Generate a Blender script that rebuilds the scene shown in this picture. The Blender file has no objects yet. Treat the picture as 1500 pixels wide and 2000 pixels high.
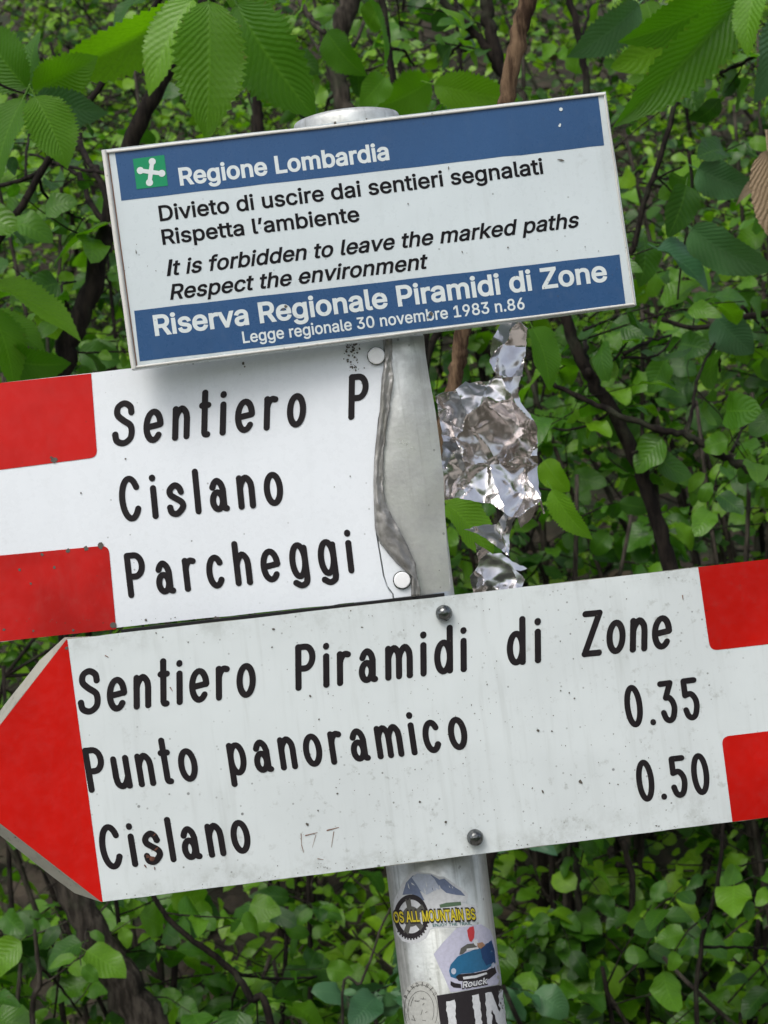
import bpy, math, random, json
import numpy as np
from mathutils import Vector, Matrix, noise
from mathutils.geometry import delaunay_2d_cdt

# ------------------------------------------------------------------ camera, sky, sun
S = bpy.context.scene
COL = S.collection
F = 3500.0           # focal length in photo pixels (photo 1500 x 2000)
D = 1.08             # camera distance in front of the pole axis (pole at y = 0)
H = 1.70             # camera height
ROLL = math.radians(6.9)
SR, CR = math.sin(ROLL), math.cos(ROLL)

cam_d = bpy.data.cameras.new("camera")
cam = bpy.data.objects.new("camera", cam_d); COL.objects.link(cam)
cam_d.sensor_fit = 'VERTICAL'; cam_d.sensor_height = 36.0; cam_d.lens = F / 2000 * 36.0
cam_d.clip_start = 0.05; cam_d.clip_end = 600
cam_d.dof.use_dof = True; cam_d.dof.focus_distance = D - 0.05; cam_d.dof.aperture_fstop = 29
cx, cz, cy = Vector((CR, 0, -SR)), Vector((0, -1, 0)), Vector((SR, 0, CR))
cam.matrix_world = Matrix(((cx.x, cy.x, cz.x, 0), (cx.y, cy.y, cz.y, -D), (cx.z, cy.z, cz.z, H), (0, 0, 0, 1)))
S.camera = cam

W = bpy.data.worlds.new("World"); S.world = W; W.use_nodes = True
nt = W.node_tree; nt.nodes.clear()
sky = nt.nodes.new("ShaderNodeTexSky"); sky.sky_type = 'NISHITA'; sky.sun_disc = False
SUN_EL, SUN_AZ = math.radians(52), math.radians(205)
sky.sun_elevation = SUN_EL; sky.sun_rotation = SUN_AZ; sky.dust_density = 4.0; sky.air_density = 1.0; sky.ozone_density = 1.0
bg = nt.nodes.new("ShaderNodeBackground"); bg.inputs[1].default_value = 0.14
wo = nt.nodes.new("ShaderNodeOutputWorld")
hs = nt.nodes.new('ShaderNodeHueSaturation'); hs.inputs['Saturation'].default_value = .55   # thin high cloud
nt.links.new(sky.outputs[0], hs.inputs['Color']); nt.links.new(hs.outputs[0], bg.inputs[0]); nt.links.new(bg.outputs[0], wo.inputs[0])
sun_d = bpy.data.lights.new("sun", 'SUN'); sun_d.energy = .75; sun_d.angle = math.radians(28); sun_d.color = (1, .98, .95)
sun = bpy.data.objects.new("sun", sun_d); COL.objects.link(sun)
sdir = Vector((math.sin(SUN_AZ) * math.cos(SUN_EL), math.cos(SUN_AZ) * math.cos(SUN_EL), math.sin(SUN_EL)))
sun.rotation_euler = sdir.to_track_quat('Z', 'Y').to_euler(); sun.location = sdir * 20
S.view_settings.view_transform = 'Standard'; S.view_settings.look = 'None'
S.view_settings.exposure = 0.50; S.view_settings.gamma = 1.0
S.view_settings.use_curve_mapping = False
S.render.engine = 'CYCLES'
S.cycles.max_bounces = 7; S.cycles.transparent_max_bounces = 6

# ------------------------------------------------------------------ photo pixel -> place
def ray(px, py):
    a, b = (px - 750) / F, (1000 - py) / F
    return a * CR + b * SR, -a * SR + b * CR

def Pt(px, py, y):
    X, Z = ray(px, py); s = D + y
    return Vector((s * X, y, H + s * Z))

def plane(y0, t):
    def f(px, py, off=0.0):
        X, Z = ray(px, py); s = (D + y0 - off) / (1 - t * X)
        return Vector((s * X, s - D, H + s * Z))
    return f

POLE_X, POLE_R = 0.0058, 0.0304
def cyl(px, py, off=0.0):
    X, Z = ray(px, py); R = POLE_R + off
    A = X * X + 1; B = -2 * X * POLE_X - 2 * D; C = POLE_X ** 2 + D * D - R * R
    q = B * B - 4 * A * C
    if q < 0:
        s = -B / (2 * A); p = Vector((s * X - POLE_X, s - D)); p = p / max(p.length, 1e-9) * R
        return Vector((POLE_X + p.x, p.y, H + s * Z))
    s = (-B - math.sqrt(q)) / (2 * A)
    return Vector((s * X, s - D, H + s * Z))

def gz(x, y):                      # the slope behind the path
    base = max(0.0, y - 0.8) * 0.66
    if y > 12: base = (12 - .8) * .66 + (y - 12) * .3
    return base + 0.06 * noise.noise(Vector((x * .9, y * .9, 1.3))) - (0.25 * min(8, max(0, -y - 3)) if y < -3 else 0)

# ------------------------------------------------------------------ materials
def mat(name):
    m = bpy.data.materials.new(name); m.use_nodes = True
    n = m.node_tree.nodes; b = n["Principled BSDF"]
    return m, n, m.node_tree.links, b

def mixc(n, l, fac, a, b, mode='MIX'):
    x = n.new("ShaderNodeMix"); x.data_type = 'RGBA'; x.blend_type = mode
    for sock, v in ((x.inputs[0], fac), (x.inputs[6], a), (x.inputs[7], b)):
        if hasattr(v, 'is_output'): l.new(v, sock)
        elif isinstance(v, (int, float)): sock.default_value = v
        else: sock.default_value = (*v, 1)
    return x.outputs[2]

def math_(n, l, op, a, b=None, c=None, clamp=False):
    x = n.new("ShaderNodeMath"); x.operation = op; x.use_clamp = clamp
    for i, v in enumerate((a, b, c)):
        if v is None: continue
        if hasattr(v, 'is_output'): l.new(v, x.inputs[i])
        else: x.inputs[i].default_value = v
    return x.outputs[0]

def ramp(n, l, v, a, b, lo=0.0, hi=1.0):
    x = n.new("ShaderNodeMapRange"); x.interpolation_type = 'SMOOTHSTEP'
    l.new(v, x.inputs[0]); x.inputs[1].default_value = a; x.inputs[2].default_value = b
    x.inputs[3].default_value = lo; x.inputs[4].default_value = hi
    return x.outputs[0]

def coords(n, l, scale=(1, 1, 1)):
    t = n.new("ShaderNodeTexCoord"); mp = n.new("ShaderNodeMapping"); mp.inputs[3].default_value = scale
    l.new(t.outputs['Object'], mp.inputs[0]); return mp.outputs[0]

def nz(n, l, vec, sc, det=3, rough=.6):
    t = n.new("ShaderNodeTexNoise"); l.new(vec, t.inputs['Vector']); t.inputs['Scale'].default_value = sc
    t.inputs['Detail'].default_value = det; t.inputs['Roughness'].default_value = rough
    return t.outputs[0]

def specks(n, l, vec, sc, size, prob):
    v = n.new("ShaderNodeTexVoronoi"); l.new(vec, v.inputs['Vector']); v.inputs['Scale'].default_value = sc
    d = ramp(n, l, v.outputs['Distance'], size, size * .55)
    s = n.new("ShaderNodeSeparateColor"); l.new(v.outputs['Color'], s.inputs[0])
    k = math_(n, l, 'LESS_THAN', s.outputs[0], prob)
    return math_(n, l, 'MULTIPLY', d, k), s.outputs[1]

def painted(name, col, dirt=(.16, .17, .13), speck=.25, speck_amt=.7, rough=.38, vary=.12, grime=.35, half=0):
    m, n, l, b = mat(name)
    c0 = coords(n, l)
    big = nz(n, l, c0, 9, 4); fine = nz(n, l, c0, 160, 3, .7)
    streak = nz(n, l, coords(n, l, (60, 60, 5)), 3, 3)
    dark = tuple(v * (1 - vary) for v in col)
    base = mixc(n, l, ramp(n, l, big, .35, .68), col, dark)
    g = math_(n, l, 'MULTIPLY', ramp(n, l, streak, .5, .8), grime * .35)
    base = mixc(n, l, g, base, dirt)
    g2 = math_(n, l, 'MULTIPLY', math_(n, l, 'MULTIPLY', ramp(n, l, fine, .56, .74), ramp(n, l, big, .42, .62)), grime)
    base = mixc(n, l, g2, base, dirt)
    if half:
        sz = n.new("ShaderNodeSeparateXYZ"); l.new(c0, sz.inputs[0]); az = math_(n, l, 'ABSOLUTE', sz.outputs[2])
        near = ramp(n, l, math_(n, l, 'ADD', az, math_(n, l, 'MULTIPLY', math_(n, l, 'SUBTRACT', big, .5), .03)), half * .80, half * 1.02)
        base = mixc(n, l, math_(n, l, 'MULTIPLY', near, math_(n, l, 'MULTIPLY', ramp(n, l, nz(n, l, c0, 75, 5, .75), .42, .66), .26)), base, tuple(v * 1.1 for v in dirt))
        runs = nz(n, l, coords(n, l, (55, 55, 2.5)), 1.6, 3, .6)
        base = mixc(n, l, math_(n, l, 'MULTIPLY', math_(n, l, 'MULTIPLY', ramp(n, l, runs, .56, .70), ramp(n, l, nz(n, l, c0, 6, 2), .45, .65)), .12), base, dirt)
    if speck > 0:
        s1, r1 = specks(n, l, c0, 230, .17, speck)
        f1 = math_(n, l, 'MULTIPLY', s1, math_(n, l, 'MULTIPLY', ramp(n, l, big, .30, .62, .25, 1.0), speck_amt))
        base = mixc(n, l, math_(n, l, 'MULTIPLY', f1, math_(n, l, 'ADD', r1, .25)), base, tuple(v * .35 for v in dirt))
        s2, r2 = specks(n, l, c0, 70, .075, speck * .5)
        base = mixc(n, l, math_(n, l, 'MULTIPLY', s2, speck_amt), base, (.02, .018, .015))
    b.inputs['Specular IOR Level'].default_value = .3
    l.new(base, b.inputs['Base Color'])
    rr = ramp(n, l, fine, .3, .8, rough - .08, rough + .15); l.new(rr, b.inputs['Roughness'])
    bp = n.new("ShaderNodeBump"); bp.inputs['Strength'].default_value = .06; bp.inputs['Distance'].default_value = .002
    l.new(nz(n, l, c0, 40, 4), bp.inputs['Height']); l.new(bp.outputs[0], b.inputs['Normal'])
    return m

M = {}
M['white3'] = painted('white_paint_weathered', (.665, .72, .725), speck=.34, speck_amt=.6, grime=.36, vary=.10, half=.0745)
M['white2'] = painted('white_paint_clean', (.79, .835, .875), speck=.06, speck_amt=.6, grime=.08, vary=.05, rough=.3)
M['white1'] = painted('white_enamel', (.61, .68, .70), speck=.12, speck_amt=.55, grime=.16, vary=.07, rough=.32, half=.062)
M['rim'] = painted('white_enamel_edge', (.68, .68, .64), speck=.3, speck_amt=.6, grime=.5, vary=.2, rough=.35)
M['red2'] = painted('red_film_faded', (.56, .012, .010), dirt=(.26, .10, .07), speck=.08, speck_amt=.8, grime=.10, vary=.38, rough=.40)
M['red3'] = painted('red_film', (.55, .007, .004), dirt=(.22, .03, .02), speck=.05, speck_amt=.5, grime=.16, vary=.25, rough=.36)
M['blue'] = painted('blue_print', (.030, .090, .215), dirt=(.12, .17, .25), speck=.05, speck_amt=.4, grime=.16, vary=.16, rough=.3)
M['green'] = painted('green_print', (.008, .26, .11), dirt=(.1, .3, .2), speck=0, grime=.1, vary=.1)
M['letterwhite'] = painted('white_print', (.66, .72, .72), speck=.1, speck_amt=.4, grime=.25, vary=.08)
M['edge'] = painted('worn_board_edge', (.34, .34, .29), dirt=(.05, .048, .04), speck=.6, speck_amt=.9, grime=.95, vary=.35, rough=.7)

def simple(name, col, rough=.4, metal=0.0, vary=.15, sc=200, bump=0.0):
    m, n, l, b = mat(name)
    c0 = coords(n, l); f = nz(n, l, c0, sc, 3)
    l.new(mixc(n, l, ramp(n, l, f, .35, .7), col, tuple(v * (1 - vary) for v in col)), b.inputs['Base Color'])
    b.inputs['Roughness'].default_value = rough; b.inputs['Metallic'].default_value = metal
    if name.startswith('black'): b.inputs['Specular IOR Level'].default_value = .15
    if bump:
        bp = n.new("ShaderNodeBump"); bp.inputs['Strength'].default_value = bump; bp.inputs['Distance'].default_value = .001
        l.new(f, bp.inputs['Height']); l.new(bp.outputs[0], b.inputs['Normal'])
    return m
M['black'] = simple('black_print', (.008, .007, .009), .5, vary=.2)
M['engraved'] = painted('black_engraved_paint', (.010, .007, .009), dirt=(.09, .08, .065), speck=.25, speck_amt=.4, grime=.14, vary=.1, rough=.5)
M['bolt'] = simple('dark_steel', (.20, .21, .21), .26, 1.0, .6, 300, .5)
M['rivet'] = simple('bright_aluminium', (.93, .94, .95), .35, .10, .06, 300, .05)
M['steel_dirt'] = simple('dirt', (.10, .09, .075), .8)
M['scratch'] = simple('scratch', (.22, .12, .08), .7)
M['rust'] = simple('rust', (.14, .05, .03), .8, vary=.5, sc=600)

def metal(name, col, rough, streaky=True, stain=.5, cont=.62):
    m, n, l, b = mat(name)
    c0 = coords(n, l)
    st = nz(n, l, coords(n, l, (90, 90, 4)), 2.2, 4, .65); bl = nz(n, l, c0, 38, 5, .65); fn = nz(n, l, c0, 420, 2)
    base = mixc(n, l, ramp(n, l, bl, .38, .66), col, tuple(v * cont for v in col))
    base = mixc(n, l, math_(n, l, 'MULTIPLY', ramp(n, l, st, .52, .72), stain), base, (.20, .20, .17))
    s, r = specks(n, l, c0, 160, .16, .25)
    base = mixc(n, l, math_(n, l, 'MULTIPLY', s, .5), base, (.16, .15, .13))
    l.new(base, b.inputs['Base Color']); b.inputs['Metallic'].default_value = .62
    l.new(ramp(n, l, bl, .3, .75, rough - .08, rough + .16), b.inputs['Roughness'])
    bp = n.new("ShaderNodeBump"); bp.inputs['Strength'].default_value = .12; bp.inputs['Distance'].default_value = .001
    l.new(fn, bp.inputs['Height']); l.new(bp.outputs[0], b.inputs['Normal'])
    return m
M['pole'] = metal('weathered_aluminium', (.70, .72, .69), .36)
M['plate'] = metal('bare_aluminium', (.80, .81, .78), .34, stain=.3, cont=.68)
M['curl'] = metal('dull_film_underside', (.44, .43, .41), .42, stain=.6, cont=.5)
M['foil'] = None
m, n, l, b = mat('crumpled_foil'); c0 = coords(n, l)
l.new(mixc(n, l, ramp(n, l, nz(n, l, c0, 25, 4), .45, .75), (.86, .82, .81), (.55, .50, .46)), b.inputs['Base Color'])
b.inputs['Metallic'].default_value = 1; b.inputs['Roughness'].default_value = .23
bp = n.new("ShaderNodeBump"); bp.inputs['Strength'].default_value = .07; bp.inputs['Distance'].default_value = .0015
l.new(nz(n, l, c0, 160, 3), bp.inputs['Height']); l.new(bp.outputs[0], b.inputs['Normal']); M['foil'] = m

def bark(name, a, c, sc=60):
    m, n, l, b = mat(name); c0 = coords(n, l); c1 = coords(n, l, (1, 1, .22))
    f = nz(n, l, c1, sc * 2.0, 6, .7); g = nz(n, l, c0, 14, 4)
    base = mixc(n, l, ramp(n, l, f, .38, .64), c, a)
    base = mixc(n, l, math_(n, l, 'MULTIPLY', ramp(n, l, g, .52, .7), .55), base, (.055, .065, .04))
    l.new(base, b.inputs['Base Color']); b.inputs['Roughness'].default_value = .9; b.inputs['Specular IOR Level'].default_value = .15
    bp = n.new("ShaderNodeBump"); bp.inputs['Strength'].default_value = .9; bp.inputs['Distance'].default_value = .004
    l.new(f, bp.inputs['Height']); l.new(bp.outputs[0], b.inputs['Normal']); return m
M['bark_dark'] = bark('dark_bark', (.024, .019, .015), (.007, .0055, .005))
M['bark_brown'] = bark('brown_bark', (.16, .105, .062), (.035, .02, .012), 45)
M['bark_grey'] = bark('grey_bark', (.07, .06, .048), (.018, .015, .012), 50)

def leafmat(name, dark, mid, light, veins, rough=.42, trans=.38, vein_amt=.5, pleat=.5):
    m, n, l, b = mat(name)
    oi = n.new("ShaderNodeObjectInfo"); at = n.new("ShaderNodeAttribute"); at.attribute_name = 'tint'
    r = math_(n, l, 'FRACT', math_(n, l, 'ADD', oi.outputs['Random'], at.outputs['Fac']))
    x = n.new("ShaderNodeValToRGB"); l.new(r, x.inputs[0]); e = x.color_ramp.elements
    e[0].position = 0; e[0].color = (*dark, 1); e[1].position = 1; e[1].color = (*light, 1)
    k = e.new(.45); k.color = (*mid, 1); k = e.new(.8); k.color = (*[.5 * (p + q) for p, q in zip(mid, light)], 1)
    uv = n.new("ShaderNodeUVMap"); sp = n.new("ShaderNodeSeparateXYZ"); l.new(uv.outputs[0], sp.inputs[0])
    U = sp.outputs[0]; V = math_(n, l, 'ABSOLUTE', math_(n, l, 'SUBTRACT', sp.outputs[1], .5))   # 0 .. .5
    mid_ = ramp(n, l, V, .035, .012)
    c9 = coords(n, l); wob = math_(n, l, 'MULTIPLY', math_(n, l, 'SUBTRACT', nz(n, l, c9, 5, 1), .5), .05)
    ph = math_(n, l, 'FRACT', math_(n, l, 'MULTIPLY', math_(n, l, 'SUBTRACT', math_(n, l, 'ADD', U, wob), math_(n, l, 'MULTIPLY', V, .60)), veins))
    tri = math_(n, l, 'ABSOLUTE', math_(n, l, 'SUBTRACT', ph, .5))     # 0 centre .. .5 at vein
    sv = ramp(n, l, tri, .40, .5)
    vf = math_(n, l, 'MULTIPLY', math_(n, l, 'MAXIMUM', mid_, math_(n, l, 'MULTIPLY', sv, .7)), vein_amt)
    vcol = mixc(n, l, .5, x.outputs[0], tuple(min(1, v * 1.9 + .05) for v in light))
    base = mixc(n, l, vf, x.outputs[0], vcol)
    c0 = coords(n, l); nn = nz(n, l, c0, 60, 4)
    base = mixc(n, l, math_(n, l, 'MULTIPLY', ramp(n, l, nn, .4, .75), .35), base, tuple(v * .6 for v in mid))
    s, rr = specks(n, l, c0, 120, .2, .05)
    base = mixc(n, l, math_(n, l, 'MULTIPLY', s, .6), base, (.10, .06, .02))
    n2 = nz(n, l, c0, 22, 5, .7); edge = ramp(n, l, V, .40, .5)
    base = mixc(n, l, math_(n, l, 'MULTIPLY', math_(n, l, 'MULTIPLY', edge, ramp(n, l, n2, .56, .66)), .7), base, (.16, .11, .03))
    l.new(base, b.inputs['Base Color']); b.inputs['Roughness'].default_value = rough
    b.inputs['Specular IOR Level'].default_value = .5
    bp = n.new("ShaderNodeBump"); bp.inputs['Strength'].default_value = pleat; bp.inputs['Distance'].default_value = .003
    l.new(math_(n, l, 'ADD', math_(n, l, 'MULTIPLY', tri, -1.0), math_(n, l, 'MULTIPLY', nn, .35)), bp.inputs['Height'])
    l.new(bp.outputs[0], b.inputs['Normal'])
    tr = n.new("ShaderNodeBsdfTranslucent")
    tc = mixc(n, l, 1.0, base, (1.25, 1.5, .6), 'MULTIPLY'); l.new(tc, tr.inputs[0])
    mx = n.new("ShaderNodeMixShader"); mx.inputs[0].default_value = trans
    l.new(b.outputs[0], mx.inputs[1]); l.new(tr.outputs[0], mx.inputs[2])
    l.new(mx.outputs[0], n['Material Output'].inputs[0])
    return m
M['leaf'] = leafmat('hazel_leaf', (.018, .070, .009), (.052, .165, .006), (.14, .31, .008), 9, vein_amt=.22, pleat=.3, rough=.36)
M['leaf_far'] = leafmat('thicket_leaf', (.018, .074, .009), (.072, .200, .008), (.23, .43, .012), 7, vein_amt=.15, pleat=.2, rough=.38)
M['chestnut'] = leafmat('chestnut_leaf', (.055, .175, .004), (.095, .245, .004), (.15, .33, .005), 17, vein_amt=.20, pleat=.40, rough=.46, trans=.5)
M['blueleaf'] = leafmat('glossy_cool_leaf', (.028, .095, .038), (.048, .140, .05), (.07, .18, .055), 13, vein_amt=.22, pleat=.3, rough=.40, trans=.15)
M['lime'] = leafmat('lime_leaf', (.06, .19, .006), (.10, .26, .008), (.15, .33, .012), 11, vein_amt=.25, pleat=.3)
M['dry'] = leafmat('dry_leaf', (.20, .14, .08), (.28, .20, .12), (.34, .26, .17), 15, vein_amt=.25, pleat=1.0, rough=.7, trans=.12)

M['litter'] = leafmat('dead_leaf', (.030, .021, .014), (.06, .043, .028), (.11, .08, .05), 9, vein_amt=.2, pleat=.5, rough=.8, trans=.05)
m, n, l, b = mat('leaf_litter_soil'); c0 = coords(n, l)
f = nz(n, l, c0, 9, 6, .7); v = n.new("ShaderNodeTexVoronoi"); l.new(c0, v.inputs['Vector']); v.inputs['Scale'].default_value = 24
s = n.new("ShaderNodeSeparateColor"); l.new(v.outputs['Color'], s.inputs[0])
base = mixc(n, l, s.outputs[0], (.026, .020, .014), (.07, .055, .04))
base = mixc(n, l, ramp(n, l, f, .45, .65), base, (.022, .035, .014))
l.new(base, b.inputs['Base Color']); b.inputs['Roughness'].default_value = .95
bp = n.new("ShaderNodeBump"); bp.inputs['Strength'].default_value = 1; bp.inputs['Distance'].default_value = .02
l.new(f, bp.inputs['Height']); l.new(bp.outputs[0], b.inputs['Normal']); M['soil'] = m

# ------------------------------------------------------------------ object helpers
def thing(name, label, cat, loc, group=None):
    o = bpy.data.objects.new(name, None); COL.objects.link(o); o.location = loc; o.empty_display_size = .02
    o['label'] = label; o['category'] = cat
    if group: o['group'] = group
    return o

def link(name, me, parent=None, root=None, label=None, kind=None):
    o = bpy.data.objects.new(name, me); COL.objects.link(o)
    if parent is not None: o.parent = parent
    if label: o['label'] = label
    if kind: o['kind'] = kind
    return o

def base_of(o):
    v = Vector((0, 0, 0))
    while o is not None: v += o.location; o = o.parent
    return v

def mesh_obj(name, V, Fc, material, parent=None, smooth=False, label=None, kind=None, uvs=None):
    off = base_of(parent)
    me = bpy.data.meshes.new(name)
    me.from_pydata([tuple(Vector(v) - off) for v in V], [], Fc)
    if smooth: me.polygons.foreach_set('use_smooth', [True] * len(me.polygons))
    me.materials.append(material)
    me.update()
    return link(name, me, parent, label=label, kind=kind)

def area2(p): return sum(p[i][0] * p[(i + 1) % len(p)][1] - p[(i + 1) % len(p)][0] * p[i][1] for i in range(len(p)))

def fill2d(poly, holes=(), step=None):
    """triangulate a 2D outline; with step, inner grid points too"""
    pts = [Vector((p[0], p[1])) for p in poly]; edges = [(i, (i + 1) % len(pts)) for i in range(len(pts))]
    faces = [list(range(len(pts)))]
    if step:
        # densify the border
        q = []
        for i in range(len(pts)):
            a, c = pts[i], pts[(i + 1) % len(pts)]; k = max(1, int((c - a).length / step))
            q += [a.lerp(c, j / k) for j in range(k)]
        pts = q; edges = [(i, (i + 1) % len(pts)) for i in range(len(pts))]
        xs = [p.x for p in pts]; ys = [p.y for p in pts]; nb = len(pts)
        border = list(pts)
        y = min(ys) + step * .5; row = 0
        while y < max(ys):
            x = min(xs) + (step * .5 if row % 2 else step)
            while x < max(xs):
                if inside(x, y, border): pts.append(Vector((x, y)))
                x += step
            y += step; row += 1
        res = delaunay_2d_cdt(pts, edges, [list(range(nb))], 1, 1e-5)
    else:
        res = delaunay_2d_cdt(pts, edges, faces, 1, 1e-5)
    return [tuple(v) for v in res[0]], [list(f) for f in res[2]]

def inside(x, y, poly):
    c = False; n_ = len(poly); j = n_ - 1
    for i in range(n_):
        a, d = poly[i], poly[j]
        if (a[1] > y) != (d[1] > y) and x < (d[0] - a[0]) * (y - a[1]) / (d[1] - a[1]) + a[0]: c = not c
        j = i
    return c

def rounded(poly, rads, k=6):
    out = []; n_ = len(poly)
    for i in range(n_):
        r = rads[i] if isinstance(rads, (list, tuple)) else rads
        p = Vector(poly[i]); 
        if r <= 0: out.append(tuple(p)); continue
        a = (Vector(poly[i - 1]) - p).normalized() * r; c = (Vector(poly[(i + 1) % n_]) - p).normalized() * r
        for j in range(k + 1):
            t = j / k; out.append(tuple((p + a) * (1 - t) ** 2 + p * 2 * t * (1 - t) + (p + c) * t * t))
    return out

def sheet(name, poly, surf, off, material, parent, step=None, label=None):
    V2, Fc = fill2d(poly, step=step)
    V = [surf(x, y, off * .35) for x, y in V2]
    Fc = orient(V, Fc)
    return mesh_obj(name, V, Fc, material, parent, label=label)

def orient(V, Fc):
    out = []
    for f in Fc:
        a, b_, c = V[f[0]], V[f[1]], V[f[2]]
        nrm = (b_ - a).cross(c - a)
        out.append(f if nrm.y < 0 else f[::-1])
    return out

def slab(name, poly, surf, off, thick, material, parent, back_poly=None, label=None, rough_edge=0.0):
    """a plate with a front outline, real thickness and its own sides"""
    if area2(poly) < 0: poly = poly[::-1]; back_poly = back_poly[::-1] if back_poly else None
    n_ = len(poly); bpoly = back_poly or poly
    V = [surf(x, y, off) for x, y in poly] + [surf(x, y, off) + Vector((0, thick, 0)) for x, y in bpoly]
    if back_poly: V = V[:n_] + [surf(x, y, off - thick) for x, y in bpoly]
    _, fr = fill2d(poly)
    fr = orient(V, [f for f in fr])
    bk = [[i + n_ for i in f][::-1] for f in fr]
    sides = [[i, (i + 1) % n_, (i + 1) % n_ + n_, i + n_] for i in range(n_)]
    o = mesh_obj(name, V, fr + bk + sides, material, parent, label=label)
    import bmesh
    bm = bmesh.new(); bm.from_mesh(o.data); bmesh.ops.recalc_face_normals(bm, faces=bm.faces); bm.to_mesh(o.data); bm.free()
    return o

def nick(poly, amp, step, seed, which=None):
    """slightly uneven edge between corners (chipped paint, cut marks)"""
    rnd = random.Random(seed); out = []
    for i in range(len(poly)):
        a, c = Vector(poly[i]), Vector(poly[(i + 1) % len(poly)])
        L = (c - a).length; k = max(1, int(L / step)); d = (c - a).normalized() if L else Vector((0, 0)); nn = Vector((-d.y, d.x))
        out.append(tuple(a))
        if which is not None and i not in which: continue
        for j in range(1, k):
            t = (j + rnd.uniform(-.3, .3)) / k
            out.append(tuple(a.lerp(c, t) + nn * rnd.gauss(0, amp)))
    return out

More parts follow.
